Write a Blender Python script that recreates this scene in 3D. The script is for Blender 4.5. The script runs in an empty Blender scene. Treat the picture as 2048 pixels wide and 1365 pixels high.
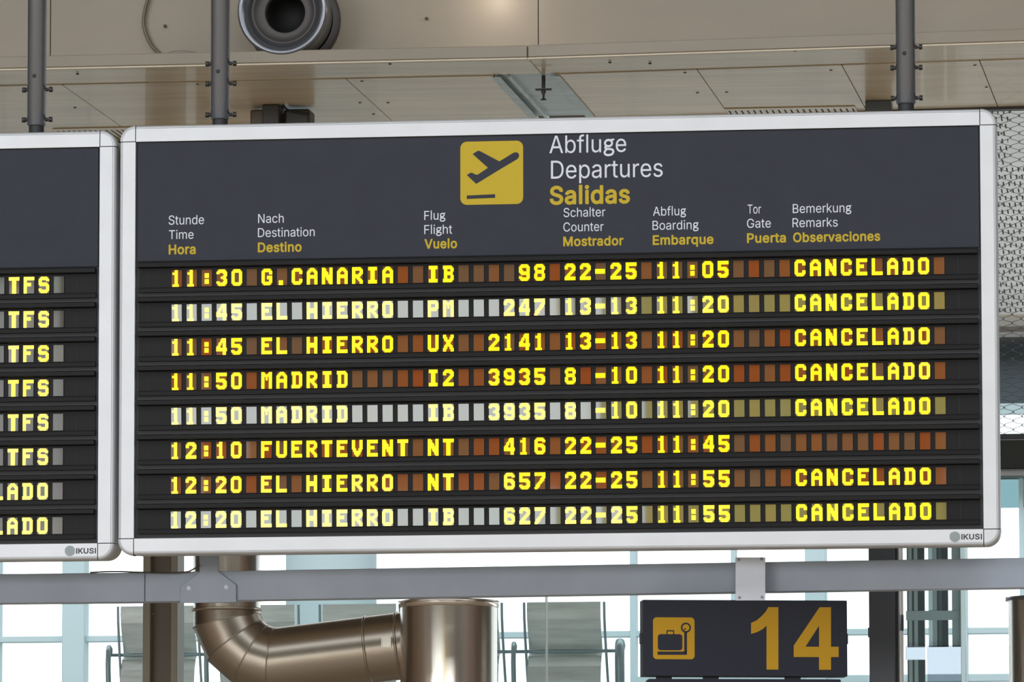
import bpy, bmesh, math, random
from mathutils import Vector, Matrix
from mathutils.geometry import tessellate_polygon
PI = math.pi
S = bpy.context.scene
COL = S.collection
random.seed(7)

# ------------------------------------------------------------------ camera
PITCH, YAW, ROLL, FPX, DIST, EYE = .10479, .13288, -.00146, 12444.2, 23.7356, 1.6
cy_, sy_, cp_, sp_ = math.cos(YAW), math.sin(YAW), math.cos(PITCH), math.sin(PITCH)
FWD = Vector((-sy_*cp_, cy_*cp_, sp_)); RGT = Vector((cy_, sy_, 0)); UPV = RGT.cross(FWD)
RGT, UPV = RGT*math.cos(ROLL)+UPV*math.sin(ROLL), UPV*math.cos(ROLL)-RGT*math.sin(ROLL)
CAM = Vector((0, -DIST, EYE))
cd = bpy.data.cameras.new('camera'); cd.sensor_width = 36; cd.lens = 36*FPX/2048; cd.clip_end = 400
co = bpy.data.objects.new('camera', cd); COL.objects.link(co); S.camera = co
co.matrix_world = Matrix(((RGT.x, UPV.x, -FWD.x, CAM.x), (RGT.y, UPV.y, -FWD.y, CAM.y), (RGT.z, UPV.z, -FWD.z, CAM.z), (0, 0, 0, 1)))

# ------------------------------------------------------------------ sky, daylight, added lights, exposure
wd = bpy.data.worlds.new('sky'); S.world = wd; wd.use_nodes = True
bg = wd.node_tree.nodes['Background']; bg.inputs[0].default_value = (.93, .975, 1, 1); bg.inputs[1].default_value = 1.0
S.view_settings.view_transform = 'Standard'; S.view_settings.look = 'None'; S.view_settings.gamma = 1
S.view_settings.exposure = 0.9
def area(name, x0, x1, y, z0, z1, rad, col):
    """hall area light: rear window daylight and added unseen fills"""
    l = bpy.data.lights.new(name, 'AREA'); l.shape = 'RECTANGLE'; l.size = abs(x1-x0); l.size_y = z1-z0
    l.energy = rad*PI*l.size*l.size_y; l.color = col
    o = bpy.data.objects.new(name, l); COL.objects.link(o)
    o.location = ((x0+x1)/2, y, (z0+z1)/2); o.rotation_euler = (PI/2, 0, 0)
    return o
REAR = -48
area('rear_window_light', -30, -8.5, REAR+.12, .8, 6.0, 2.0, (.92, 1, .97))
area('upper_window_light', -39.5, -17, REAR+.12, 6.2, 10.2, 8, (.97, .97, 1))  # unseen rear window, added for the upright duct's bright stripe
sk_ = area('overhead_fill', -26, 18, -15, 0, 18, .22, (.80, .91, 1)); sk_.location = (-4, -14, 10.58); sk_.rotation_euler = (0, 0, 0)  # unseen overhead light added to brighten the board fronts
mz_ = area('upper_floor_fill', -13, 7, 10, 0, 3.5, 1.35, (.93, .97, 1)); mz_.location = (-3, 12, 6.95); mz_.rotation_euler = (0, 0, 0)  # unseen light added to lift the mullions and seats
up_ = area('upward_fill', -2.4, 3.4, 4.4, 0, .4, 8, (.93, .97, 1)); up_.location = (.5, 6.0, 2.2); up_.rotation_euler = (PI, 0, 0)  # unseen upward light added to brighten the perforated ceiling
area('side_window_light', -2.5, 14, REAR+.12, 5, 10.3, 5.5, (.97, .98, 1))  # unseen rear window, added to mirror in the middle of the upright duct
dl = bpy.data.lights.new('wall_lamp', 'POINT'); dl.energy = .75; dl.color = (1, .88, .74); dl.shadow_soft_size = .03
do = bpy.data.objects.new('wall_lamp', dl); COL.objects.link(do); do.location = (-3.43, 1.30, 5.71)

# ------------------------------------------------------------------ materials
MATS = {}
def mat(name, col, rough=.5, metal=0., emit=None, spec=None, noise=None, bump=None, ior=None, coat=0., aniso=0.):
    m = bpy.data.materials.new(name); m.use_nodes = True; MATS[name] = m
    nt = m.node_tree; N = nt.nodes; b = N['Principled BSDF']
    b.inputs['Base Color'].default_value = (*col, 1); b.inputs['Roughness'].default_value = rough; b.inputs['Metallic'].default_value = metal
    if ior: b.inputs['IOR'].default_value = ior
    if spec is not None: b.inputs['Specular IOR Level'].default_value = spec
    b.inputs['Coat Weight'].default_value = coat; b.inputs['Anisotropic'].default_value = aniso; b.inputs['Anisotropic Rotation'].default_value = .25 if aniso else 0
    if emit: b.inputs['Emission Color'].default_value = (*emit[0], 1); b.inputs['Emission Strength'].default_value = emit[1]
    if noise or bump:
        tc = N.new('ShaderNodeTexCoord')
    if noise:       # noise = (scale xyz, amount, detail)
        sc, amt, det = noise
        mp = N.new('ShaderNodeMapping'); mp.inputs['Scale'].default_value = sc
        nz = N.new('ShaderNodeTexNoise'); nz.inputs['Scale'].default_value = 1; nz.inputs['Detail'].default_value = det
        nt.links.new(tc.outputs['Object'], mp.inputs[0]); nt.links.new(mp.outputs[0], nz.inputs['Vector'])
        mr = N.new('ShaderNodeMapRange'); mr.inputs[1].default_value = .3; mr.inputs[2].default_value = .7
        mr.inputs[3].default_value = 1-amt; mr.inputs[4].default_value = 1+amt
        nt.links.new(nz.outputs[0], mr.inputs[0])
        mx = N.new('ShaderNodeMix'); mx.data_type = 'RGBA'; mx.blend_type = 'MULTIPLY'; mx.inputs[0].default_value = 1
        mx.inputs[6].default_value = (*col, 1); nt.links.new(mr.outputs[0], mx.inputs[7]); nt.links.new(mx.outputs[2], b.inputs['Base Color'])
    if bump:        # bump = (scale xyz, strength)
        sc, st = bump
        mp = N.new('ShaderNodeMapping'); mp.inputs['Scale'].default_value = sc
        nz = N.new('ShaderNodeTexNoise'); nz.inputs['Scale'].default_value = 1; nz.inputs['Detail'].default_value = 3
        nt.links.new(tc.outputs['Object'], mp.inputs[0]); nt.links.new(mp.outputs[0], nz.inputs['Vector'])
        bp = N.new('ShaderNodeBump'); bp.inputs['Strength'].default_value = st; bp.inputs['Distance'].default_value = .01
        nt.links.new(nz.outputs[0], bp.inputs['Height']); nt.links.new(bp.outputs[0], b.inputs['Normal'])
    return m
M = MATS
mat('silver_frame', (.50, .51, .535), .38, .25, noise=((6, 6, 6), .03, 2))
mat('joint_black', (.015, .015, .018), .6)
mat('header_grey', (.027, .029, .041), .5, spec=.15, noise=((9, 9, 9), .05, 3))
mat('slat_black', (.0065, .0065, .0075), .42, spec=.13, noise=((3, 20, 20), .12, 2))
mat('gap_black', (.004, .004, .004), .7)
mat('letter_white', (.56, .58, .63), .5)
mat('letter_yellow', (.45, .325, .018), .5, spec=.2)
mat('sign_yellow', (.40, .215, .005), .5, spec=.2)
mat('sign_navy', (.012, .0135, .023), .5, spec=.2)
mat('dot_yellow', (.25, .2, .005), .12, emit=((1, .68, .0), .74), ior=1.8)
mat('logo_green', (.045, .10, .085), .5)
mat('logo_black', (.02, .02, .025), .5)
mat('housing_beige', (.42, .39, .33), .5)
mat('pole_grey', (.19, .20, .225), .27, .75)
mat('bolt_black', (.012, .012, .012), .5)
mat('beam_grey', (.305, .35, .43), .5, noise=((3, 3, 3), .10, 4))
mat('plate_grey', (.66, .71, .82), .45, noise=((8, 8, 8), .06, 4))
mat('stainless', (.74, .69, .63), .25, 1., bump=((30, 30, .4), .12))
mat('stainless_pipe', (.42, .365, .31), .3, 1., bump=((5, 5, 5), .05))
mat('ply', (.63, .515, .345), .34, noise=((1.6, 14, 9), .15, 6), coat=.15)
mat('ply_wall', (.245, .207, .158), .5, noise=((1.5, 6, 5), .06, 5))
mat('ply_edge', (.58, .50, .38), .4)
mat('screw_dark', (.05, .045, .04), .5)
mat('seam_brown', (.10, .065, .035), .7)
mat('galvanised', (.50, .57, .58), .38, .35, noise=((5, 14, 9), .16, 5))
mat('dark_metal', (.045, .04, .038), .5)
mat('brown_steel', (.115, .09, .066), .45)
mat('flange_beige', (.23, .20, .15), .45)
mat('post_dark', (.045, .05, .06), .35)
mat('post_bright', (.80, .80, .79), .3, .2)
mat('mullion_teal', (.62, .80, .84), .5)  # pale teal includes the flare of the bright sky
mat('pillar_pale', (.58, .74, .78), .6)
mat('seat_steel', (.75, .82, .79), .4, .3, noise=((4, 4, 30), .12, 3))
mat('seat_frame', (.30, .40, .43), .4, .3)
mat('mezz_brown', (.10, .085, .07), .6)
mat('slate', (.075, .105, .125), .4)
mat('header_dark', (.012, .012, .009), .5, spec=.2)
mat('grey_strip', (.20, .20, .19), .5)
mat('net_wire', (.10, .11, .11), .5, .2)
mat('white_panel', (.82, .84, .88), .5)
mat('dark_teal', (.03, .05, .055), .4)
mat('grey_teal', (.30, .38, .38), .4)
mat('glass_edge', (.80, .92, .90), .3)
mat('floor_tan', (.46, .37, .275), .35, noise=((.6, .6, .6), .08, 3))
mat('wood_dark', (.16, .085, .04), .5, noise=((.5, 4, 4), .1, 3))
mat('concrete', (.35, .35, .34), .8)
mat('panel_glow', (.5, .4, .1), .4, emit=((1, .80, .10), 1.15))
# display cell window: glossy glass, its red-brown colour holding the warm hall reflection, tone varied per cell
def pane_mat(name, c0, c1, c2):
    m = bpy.data.materials.new(name); m.use_nodes = True; MATS[name] = m
    nt = m.node_tree; N = nt.nodes; b = N['Principled BSDF']
    oi = N.new('ShaderNodeObjectInfo'); cr = N.new('ShaderNodeValToRGB')
    e = cr.color_ramp.elements
    e[0].position = 0; e[0].color = (*c0, 1); e[1].position = 1; e[1].color = (*c2, 1)
    k = cr.color_ramp.elements.new(.45); k.color = (*c1, 1)
    nt.links.new(oi.outputs['Random'], cr.inputs[0]); nt.links.new(cr.outputs[0], b.inputs['Base Color'])
    b.inputs['Roughness'].default_value = .06; b.inputs['IOR'].default_value = 1.8
pane_mat('cell_pane', (.25, .060, .013), (.215, .082, .025), (.14, .082, .044))
pane_mat('cell_pane_grey', (.075, .060, .052), (.060, .068, .050), (.10, .072, .045))   # paler hall reflection on left board and glare rows put into a greyer colour
def glass_mat(name, tint, refl):
    m = bpy.data.materials.new(name); m.use_nodes = True; MATS[name] = m
    nt = m.node_tree; N = nt.nodes; N.remove(N['Principled BSDF']); out = N['Material Output']
    t = N.new('ShaderNodeBsdfTransparent'); t.inputs[0].default_value = (*tint, 1)
    g = N.new('ShaderNodeBsdfGlossy'); g.inputs['Roughness'].default_value = .02
    fr = N.new('ShaderNodeFresnel'); fr.inputs[0].default_value = refl
    mx = N.new('ShaderNodeMixShader'); nt.links.new(fr.outputs[0], mx.inputs[0]); nt.links.new(t.outputs[0], mx.inputs[1]); nt.links.new(g.outputs[0], mx.inputs[2])
    nt.links.new(mx.outputs[0], out.inputs[0])
glass_mat('clear_glass', (.96, .99, .99), 1.35)
glass_mat('blue_glass', (.41, .52, .54), 1.2)
glass_mat('frosted_glass', (.70, .71, .75), 1.1)
glass_mat('tinted_glass', (.84, .94, .95), 1.35)
# perforated galvanised sheet: rows of upright slots with the dark void behind them painted in
def perforated():
    m = bpy.data.materials.new('perforated_sheet'); m.use_nodes = True; MATS['perforated_sheet'] = m
    nt = m.node_tree; N = nt.nodes; b = N['Principled BSDF']
    b.inputs['Roughness'].default_value = .42
    tc = N.new('ShaderNodeTexCoord'); sp = N.new('ShaderNodeSeparateXYZ'); nt.links.new(tc.outputs['Object'], sp.inputs[0])
    def mth(op, a, c=None):
        n = N.new('ShaderNodeMath'); n.operation = op
        for i, v in enumerate((a, c)):
            if v is None: continue
            if isinstance(v, (int, float)): n.inputs[i].default_value = v
            else: nt.links.new(v, n.inputs[i])
        return n.outputs[0]
    PX, PY = .0272, .098
    row = mth('FLOOR', mth('DIVIDE', sp.outputs['Y'], PY))
    off = mth('MULTIPLY', mth('MODULO', row, 2.), .5)
    u = mth('FRACT', mth('ADD', mth('DIVIDE', sp.outputs['X'], PX), off)); v = mth('FRACT', mth('DIVIDE', sp.outputs['Y'], PY))
    a = mth('LESS_THAN', mth('ABSOLUTE', mth('SUBTRACT', u, .5)), .13)
    c = mth('LESS_THAN', mth('ABSOLUTE', mth('SUBTRACT', v, .5)), .30)
    # plain, unpunched margin of the first sheet
    pl = mth('MAXIMUM', mth('GREATER_THAN', sp.outputs['Y'], .9), mth('LESS_THAN', mth('SUBTRACT', sp.outputs['X'], mth('MULTIPLY', sp.outputs['Y'], -.08)), .125))
    pl2 = mth('LESS_THAN', sp.outputs['Y'], 3.2)
    hole = mth('MULTIPLY', mth('MULTIPLY', a, c), mth('MULTIPLY', pl, pl2))
    nz = N.new('ShaderNodeTexNoise'); nz.inputs['Scale'].default_value = 3; nz.inputs['Detail'].default_value = 4; nt.links.new(tc.outputs['Object'], nz.inputs['Vector'])
    cr = N.new('ShaderNodeValToRGB'); cr.color_ramp.elements[0].position = .3; cr.color_ramp.elements[0].color = (.64, .67, .66, 1)
    cr.color_ramp.elements[1].position = .7; cr.color_ramp.elements[1].color = (.80, .83, .83, 1); nt.links.new(nz.outputs[0], cr.inputs[0])
    mx = N.new('ShaderNodeMix'); mx.data_type = 'RGBA'; nt.links.new(hole, mx.inputs[0]); nt.links.new(cr.outputs[0], mx.inputs[6]); mx.inputs[7].default_value = (.006, .006, .006, 1)
    nt.links.new(mx.outputs[2], b.inputs['Base Color'])
    nt.links.new(mth('SUBTRACT', .2, mth('MULTIPLY', hole, .2)), b.inputs['Metallic'])
perforated()

# ------------------------------------------------------------------ letter outlines and dot-matrix characters
GLYPHS = {
 'lA': '685;33,0 28,4 29,16 285,719 291,726 299,728 391,726 397,719 408,690 657,12 657,4 645,-1 574,-1 565,4 497,190 488,201 205,202 194,200 189,192 121,4 109,-1|229,286 447,285 459,289 348,629 342,638 335,629 225,297 225,289',
 'lB': '652;92,0 85,12 87,723 98,728 377,726 434,715 479,696 515,668 545,629 563,582 569,528 561,477 541,440 514,412 459,383 457,377 500,361 533,340 557,317 580,280 594,235 597,182 588,133 575,102 555,73 520,41 479,20 438,8 359,-1|186,82 369,82 422,90 457,104 488,133 505,172 506,217 488,264 472,286 449,304 430,315 399,325 367,329 184,328 179,317 179,94|186,409 354,408 395,416 430,434 459,463 477,504 479,549 473,573 462,594 448,612 430,625 387,641 348,646 184,644 179,633 179,420',
 'lC': '729;371,-10 301,0 240,21 180,61 137,106 100,164 74,231 60,307 58,389 68,469 88,536 119,596 162,650 213,690 274,719 348,735 410,736 461,728 506,713 551,690 583,666 614,635 643,592 664,543 673,502 662,497 586,500 563,553 533,593 496,622 445,643 393,651 348,649 305,638 266,620 227,589 195,549 172,504 156,450 148,381 150,315 160,258 181,202 218,147 266,107 291,94 326,82 393,76 430,80 463,90 516,119 536,137 556,162 588,228 664,230 671,227 674,219 659,168 639,127 612,90 571,51 527,23 479,4 422,-8',
 'lD': '718;92,0 85,12 87,723 98,728 359,726 438,711 506,682 556,645 604,587 631,532 651,463 659,391 655,289 637,213 608,149 576,105 535,67 486,36 434,16 377,4 318,-1|186,82 326,82 377,88 420,100 457,117 487,139 518,172 540,209 559,264 569,327 569,401 561,457 543,512 516,559 487,590 445,618 391,638 332,645 192,646 181,641 179,94',
 'lF': '586;92,0 85,12 87,723 98,728 522,726 526,715 526,659 525,651 518,646 192,646 181,641 179,411 182,401 192,398 486,397 492,394 495,387 495,327 492,319 483,316 192,316 182,313 179,303 178,6 166,-1',
 'lG': '744;373,-10 299,0 244,19 182,59 135,107 97,168 74,231 60,307 58,389 68,469 87,536 117,594 162,651 211,690 277,721 346,735 408,736 459,727 508,711 551,689 592,657 622,623 649,582 668,536 674,502 664,497 586,500 555,559 529,591 492,622 443,643 391,651 346,649 301,637 256,614 216,578 185,534 164,483 152,430 148,377 152,297 165,241 191,184 222,143 254,115 297,92 338,80 395,76 442,82 484,98 524,123 551,153 574,194 588,239 591,280 580,285 410,286 404,295 403,352 405,360 412,364 676,364 683,352 683,264 674,205 659,159 634,114 598,70 553,36 500,10 440,-6',
 'lN': '748;92,0 85,12 85,715 88,724 98,728 184,728 198,721 502,243 568,131 573,145 569,231 570,717 572,724 580,728 649,728 658,725 661,715 661,12 658,3 649,-1 565,-1 549,6 289,414 186,590 178,597 174,594 173,578 179,446 179,10 176,3 168,0',
 'lR': '642;92,0 85,12 87,723 98,728 371,726 432,715 486,692 512,674 536,651 563,608 581,551 585,487 573,424 549,373 522,342 491,319 456,301 453,291 605,12 606,3 596,-1 518,-1 503,4 352,280 192,283 182,280 179,270 178,6 166,-1|186,366 359,365 410,375 449,396 467,414 479,434 487,455 493,489 493,518 487,551 479,575 465,596 428,627 375,643 192,646 182,643 179,633 179,377',
 'lS': '638;287,-12 236,-4 195,8 154,28 123,50 94,82 75,114 59,164 56,184 59,192 68,195 143,194 149,188 158,157 172,131 193,109 213,96 238,84 276,74 317,70 352,72 385,78 416,90 443,105 467,127 483,150 491,176 493,209 488,233 478,250 464,266 428,290 379,309 221,356 174,377 141,399 109,428 88,463 76,506 76,557 85,596 103,633 131,667 164,694 207,716 254,730 295,736 358,735 399,729 442,715 477,698 508,675 531,651 555,614 569,571 572,551 569,543 561,540 488,541 482,547 474,573 461,596 428,627 375,649 309,655 276,651 242,641 213,626 192,607 176,584 167,559 165,526 170,504 190,474 231,445 287,424 443,377 481,360 522,333 551,301 572,264 583,219 583,180 575,139 555,96 529,62 494,33 449,10 404,-4 346,-12',
 'lT': '641;281,0 275,12 274,639 262,646 53,647 46,657 47,721 59,728 588,727 595,715 595,657 588,647 379,646 367,639 366,10 363,3 356,0',
 'la': '556;209,-12 164,-4 129,10 100,29 71,59 54,92 45,131 45,176 53,212 66,237 84,257 108,274 141,290 201,306 348,326 377,335 388,344 393,358 388,407 376,432 356,452 330,465 299,472 254,471 207,458 177,438 139,394 68,414 63,418 63,426 84,463 109,492 141,515 176,532 229,545 276,550 350,540 391,525 424,503 456,465 473,424 482,364 481,8 478,2 471,0 401,1 396,10 395,63 391,68 352,28 309,2 266,-10|216,67 268,66 303,74 333,88 363,115 379,139 391,172 394,252 391,264 215,233 176,220 149,200 138,182 132,162 133,135 139,114 152,95 170,82',
 'lb': '606;317,-12 276,-6 238,10 207,34 173,77 166,81 159,73 159,12 156,2 88,-1 76,6 75,715 82,727 152,728 162,721 163,473 166,463 174,465 217,514 258,538 285,546 324,550 379,544 432,524 479,490 516,442 542,383 555,317 557,246 543,161 518,100 483,52 436,16 381,-6|290,69 330,68 356,72 383,83 410,103 432,129 449,162 461,200 467,237 465,321 456,362 443,393 418,428 399,446 375,459 340,469 313,472 272,466 246,455 220,438 201,416 183,387 172,356 164,315 161,252 164,223 174,180 189,143 209,114 232,92 256,78',
 'lc': '565;285,-12 233,-4 188,12 150,36 113,70 82,117 64,161 53,211 48,270 53,325 67,383 88,431 115,470 152,504 201,532 250,545 299,550 342,546 375,538 412,522 442,504 472,477 489,455 508,420 513,399 498,391 436,378 412,416 391,440 363,457 324,469 295,472 260,468 231,458 211,446 188,424 164,389 150,356 141,311 138,284 141,225 150,182 168,141 189,112 219,86 252,72 297,66 342,72 381,90 408,116 438,164 506,149 514,145 516,139 505,110 484,76 456,45 430,25 393,6 361,-4 328,-10',
 'ld': '606;270,-12 211,-2 158,24 113,65 82,114 60,172 50,235 51,311 57,352 68,393 99,455 139,499 188,530 236,545 283,550 320,546 348,539 395,510 434,464 442,462 444,473 445,721 455,728 524,727 530,715 529,6 518,-1 450,2 446,12 446,73 440,80 397,31 361,6 322,-8|267,69 309,68 334,72 361,83 391,106 412,133 428,164 444,239 444,299 440,334 428,375 413,407 386,438 363,454 334,466 295,472 260,468 233,460 205,444 184,423 164,394 152,366 138,293 143,213 152,176 166,143 183,118 207,94 238,76',
 'le': '577;291,-12 242,-6 197,8 152,33 121,61 88,106 67,153 53,211 49,268 54,334 70,391 96,444 125,481 160,510 199,532 238,544 295,550 348,543 401,526 438,503 473,469 497,432 518,379 528,325 530,254 527,245 518,242 151,242 141,238 138,227 146,182 170,131 205,95 252,72 313,66 365,76 402,99 421,119 436,145 442,148 506,133 517,127 514,110 494,74 467,45 438,24 412,10 369,-4 336,-10|145,317 428,316 438,319 440,328 432,366 420,395 404,420 387,439 365,454 344,464 287,472 234,461 209,448 185,428 166,403 148,368 139,327',
 'lf': '362;121,0 114,12 114,459 111,465 104,468 22,468 12,471 9,481 10,536 20,542 102,542 111,546 115,619 123,666 141,700 172,729 207,747 252,757 289,757 332,749 342,744 344,737 324,675 317,672 272,677 244,672 221,657 206,629 202,600 205,546 215,542 320,540 325,532 325,479 322,471 315,468 215,468 203,461 202,8 199,2 192,0',
 'lg': '555;291,-170 190,-164 102,-131 84,-117 43,-56 40,-31 49,37 111,121 108,129 81,162 76,178 82,237 100,268 77,307 64,344 60,379 67,418 84,455 117,494 156,522 195,538 234,547 277,550 324,544 373,530 402,548 418,553 490,558 512,556 526,547 536,532 538,514 530,496 510,483 457,479 447,473 475,412 479,366 467,315 453,289 432,264 385,228 326,207 293,201 256,201 184,214 176,211 170,203 172,196 178,191 225,180 367,169 455,147 471,138 512,97 528,73 534,0 512,-66 501,-82 428,-141 313,-168|257,-78 303,-78 393,-55 432,-19 443,16 439,41 414,65 352,80 234,89 209,86 164,44 139,10 133,-7 133,-27 145,-47 158,-56 207,-74|253,291 285,291 326,301 356,317 377,338 389,366 388,389 375,414 354,435 328,449 305,456 272,460 246,458 201,444 178,428 163,412 154,393 151,373 154,356 164,336 182,319 201,306 225,297',
 'lh': '586;82,0 75,12 75,717 78,724 86,728 152,728 160,724 163,715 163,481 166,467 174,471 209,511 238,530 276,543 326,550 383,542 428,523 464,493 487,457 503,414 511,352 511,10 507,2 498,-1 434,0 424,6 423,346 416,387 399,424 373,450 336,466 291,470 254,464 221,448 193,422 176,393 163,340 163,8 160,2 152,0',
 'li': '238;82,0 75,12 75,532 78,539 86,542 152,542 160,539 163,530 163,10 160,3 152,0|113,633 90,641 72,655 61,676 60,702 70,723 86,739 106,747 133,747 154,738 170,723 179,703 180,682 173,662 156,645 137,635',
 'lk': '544;82,0 75,12 75,717 78,724 86,728 152,728 160,724 163,715 163,315 168,305 182,312 404,539 418,542 496,542 506,539 503,530 296,319 291,309 303,289 522,12 525,4 512,-1 430,-1 418,4 231,241 219,249 192,228 164,198 161,4 151,-1',
 'll': '250;86,0 79,12 79,748 82,756 90,759 156,759 164,756 167,746 167,10 164,3 156,0',
 'lm': '871;82,0 75,12 75,530 80,540 147,542 156,539 159,530 160,481 166,464 197,503 229,528 268,545 307,552 352,547 393,530 424,500 453,454 486,494 516,520 551,538 594,550 637,552 692,540 729,520 760,489 776,463 786,438 796,377 796,12 791,1 721,-1 709,6 708,369 704,399 694,426 674,448 641,465 604,472 565,468 533,456 505,432 490,407 480,364 479,8 475,1 467,-1 404,-1 395,2 392,12 392,373 388,401 373,431 346,456 317,468 279,472 240,464 205,444 183,418 168,383 163,354 162,6 151,-1',
 'ln': '585;82,0 75,12 77,537 88,542 156,539 159,530 160,467 164,459 213,514 240,531 276,543 322,549 356,547 397,538 432,520 461,495 481,469 496,436 506,395 511,348 509,4 498,-1 436,-1 428,1 423,8 423,346 411,403 389,436 363,456 330,467 293,470 254,464 221,448 193,422 176,393 163,340 163,8 160,2 152,0',
 'lo': '593;285,-12 233,-4 188,12 150,36 113,70 82,117 64,161 53,211 48,270 53,325 67,383 88,431 115,470 152,504 201,532 250,545 297,550 350,544 397,530 443,502 479,469 508,426 528,379 542,317 544,246 536,186 520,135 495,90 463,52 430,26 387,4 332,-10|284,67 324,69 358,78 383,92 405,112 424,137 440,172 450,207 456,254 456,287 448,340 434,381 417,411 397,434 367,455 334,467 297,472 262,468 234,459 211,446 189,426 168,397 154,368 144,332 138,286 138,244 144,203 156,164 174,131 194,106 219,86 250,72',
 'lp': '606;82,-203 75,-191 76,536 88,542 156,539 159,530 159,467 166,459 217,514 247,534 274,543 324,550 356,548 389,542 420,530 461,505 498,468 528,418 545,371 555,315 558,248 550,186 530,123 498,71 459,32 412,4 359,-10 297,-10 254,2 217,25 174,75 166,77 163,67 162,-197 152,-204|290,69 330,68 356,72 383,83 410,103 432,129 449,162 461,200 467,237 465,321 456,362 443,393 418,428 399,446 375,459 340,469 313,472 272,466 246,455 220,438 201,416 183,387 172,356 164,315 161,252 164,223 174,180 189,143 209,114 232,92 256,78',
 'lr': '370;82,0 75,12 76,536 88,542 156,539 159,530 160,473 164,466 197,508 238,536 260,544 293,550 342,547 349,536 346,465 338,462 291,466 240,456 203,433 188,416 174,394 163,350 163,8 160,2 152,0',
 'ls': '522;246,-12 174,0 121,25 96,46 76,71 60,102 53,127 63,137 131,149 152,111 172,90 201,74 242,66 285,66 324,76 358,96 376,119 382,137 380,164 371,184 356,200 318,217 193,248 141,270 117,285 95,307 82,327 72,352 68,381 71,428 86,463 109,493 143,518 176,534 219,545 270,550 342,540 395,515 418,495 438,469 458,428 459,416 449,411 387,399 356,442 330,462 293,473 240,473 195,458 168,434 156,403 156,383 162,368 180,346 207,330 361,289 416,263 438,244 460,213 470,184 474,149 467,110 456,82 436,54 406,29 379,13 338,-2 295,-10',
 'lt': '325;231,-6 190,0 154,14 125,37 105,69 93,123 92,459 84,468 20,468 12,471 9,477 9,530 12,539 82,542 92,549 93,662 96,670 102,673 168,673 179,668 181,555 184,545 193,542 281,542 289,539 292,534 292,481 287,470 192,468 184,465 181,457 183,112 193,90 211,76 234,72 286,73 302,12 301,4 293,0',
 'lu': '586;233,-6 186,6 140,32 105,73 84,123 75,184 77,537 88,542 151,542 158,540 163,534 163,190 176,137 197,106 223,86 254,75 291,72 330,78 365,94 391,117 411,151 423,207 423,534 426,539 434,542 506,540 511,530 509,4 498,-1 430,2 427,12 427,77 422,84 382,36 342,10 287,-6',
 'bD': '748;82,-33 60,-21 52,4 52,721 58,744 70,756 88,761 363,759 443,745 483,731 526,709 575,672 604,643 631,606 660,549 684,469 692,397 692,330 688,284 668,202 635,129 604,86 555,39 500,6 440,-17 383,-29 324,-34|219,116 322,115 371,121 414,133 447,151 475,173 497,202 514,235 528,280 536,336 536,397 524,467 508,508 479,551 449,577 412,596 367,608 322,613 225,613 213,606 212,127',
 'bE': '628;82,-33 60,-21 52,4 52,721 58,744 70,756 90,761 526,761 549,755 559,746 565,731 565,649 559,628 543,616 526,613 225,613 214,608 212,453 215,444 225,441 516,439 531,428 539,412 540,334 538,319 532,307 508,295 217,292 212,282 212,127 215,118 225,115 529,115 547,112 562,100 569,82 569,2 564,-17 551,-29 531,-34',
 'bH': '769;82,-33 60,-21 52,4 52,721 59,746 70,756 84,761 174,761 193,756 207,743 212,721 212,459 217,449 514,447 523,450 526,459 526,721 531,743 543,755 561,761 652,761 672,754 683,741 687,721 687,6 680,-19 668,-29 654,-33 565,-34 545,-29 531,-15 526,6 526,286 522,296 225,298 215,295 212,286 212,6 209,-11 199,-25 182,-33',
 'bI': '290;70,760 230,760 230,-33 70,-33',
 'bK': '697;82,-33 60,-21 52,4 52,721 59,746 70,756 84,761 174,761 193,756 207,743 212,721 212,463 217,452 225,456 500,754 522,761 633,761 658,754 668,743 672,729 663,702 401,421 394,409 668,20 674,0 668,-19 656,-29 639,-34 533,-34 512,-25 496,-8 287,286 277,291 251,268 213,223 212,4 206,-17 195,-28 180,-33',
 'bM': '928;82,-33 60,-21 52,4 52,721 54,737 62,750 86,761 211,761 231,756 244,744 443,234 449,227 457,236 655,746 668,757 686,761 811,761 834,751 842,739 845,721 845,6 843,-9 834,-23 811,-34 721,-34 701,-27 690,-11 687,6 687,375 684,393 674,381 517,-17 508,-27 492,-33 416,-34 393,-28 377,-10 223,377 213,394 208,379 206,-9 195,-25 178,-33',
 'bO': '792;365,-43 293,-33 223,-7 166,29 111,84 82,127 64,162 41,227 27,303 25,393 35,475 55,541 90,612 135,669 180,708 242,743 307,763 383,770 467,761 533,737 572,715 604,692 652,641 674,610 698,565 721,502 735,424 737,330 727,250 705,178 672,114 624,53 567,8 502,-23 442,-39|368,110 410,112 455,123 492,145 520,170 545,205 563,243 575,289 581,344 579,409 569,463 555,502 530,545 502,575 465,599 430,612 383,618 342,614 305,602 266,579 238,551 217,520 197,475 186,424 181,373 183,321 193,266 209,221 230,186 256,156 295,129 326,117',
 'bP': '665;82,-33 60,-21 52,4 52,721 57,743 68,755 86,761 334,761 424,751 463,739 498,721 532,698 569,659 594,614 610,565 616,526 616,461 606,412 584,360 561,324 530,293 496,270 453,250 383,234 225,232 215,229 212,219 212,4 207,-15 197,-27 182,-33|219,381 356,381 395,389 427,409 447,438 458,485 458,516 452,543 432,578 402,600 365,610 225,613 215,610 212,600 212,393',
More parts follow.
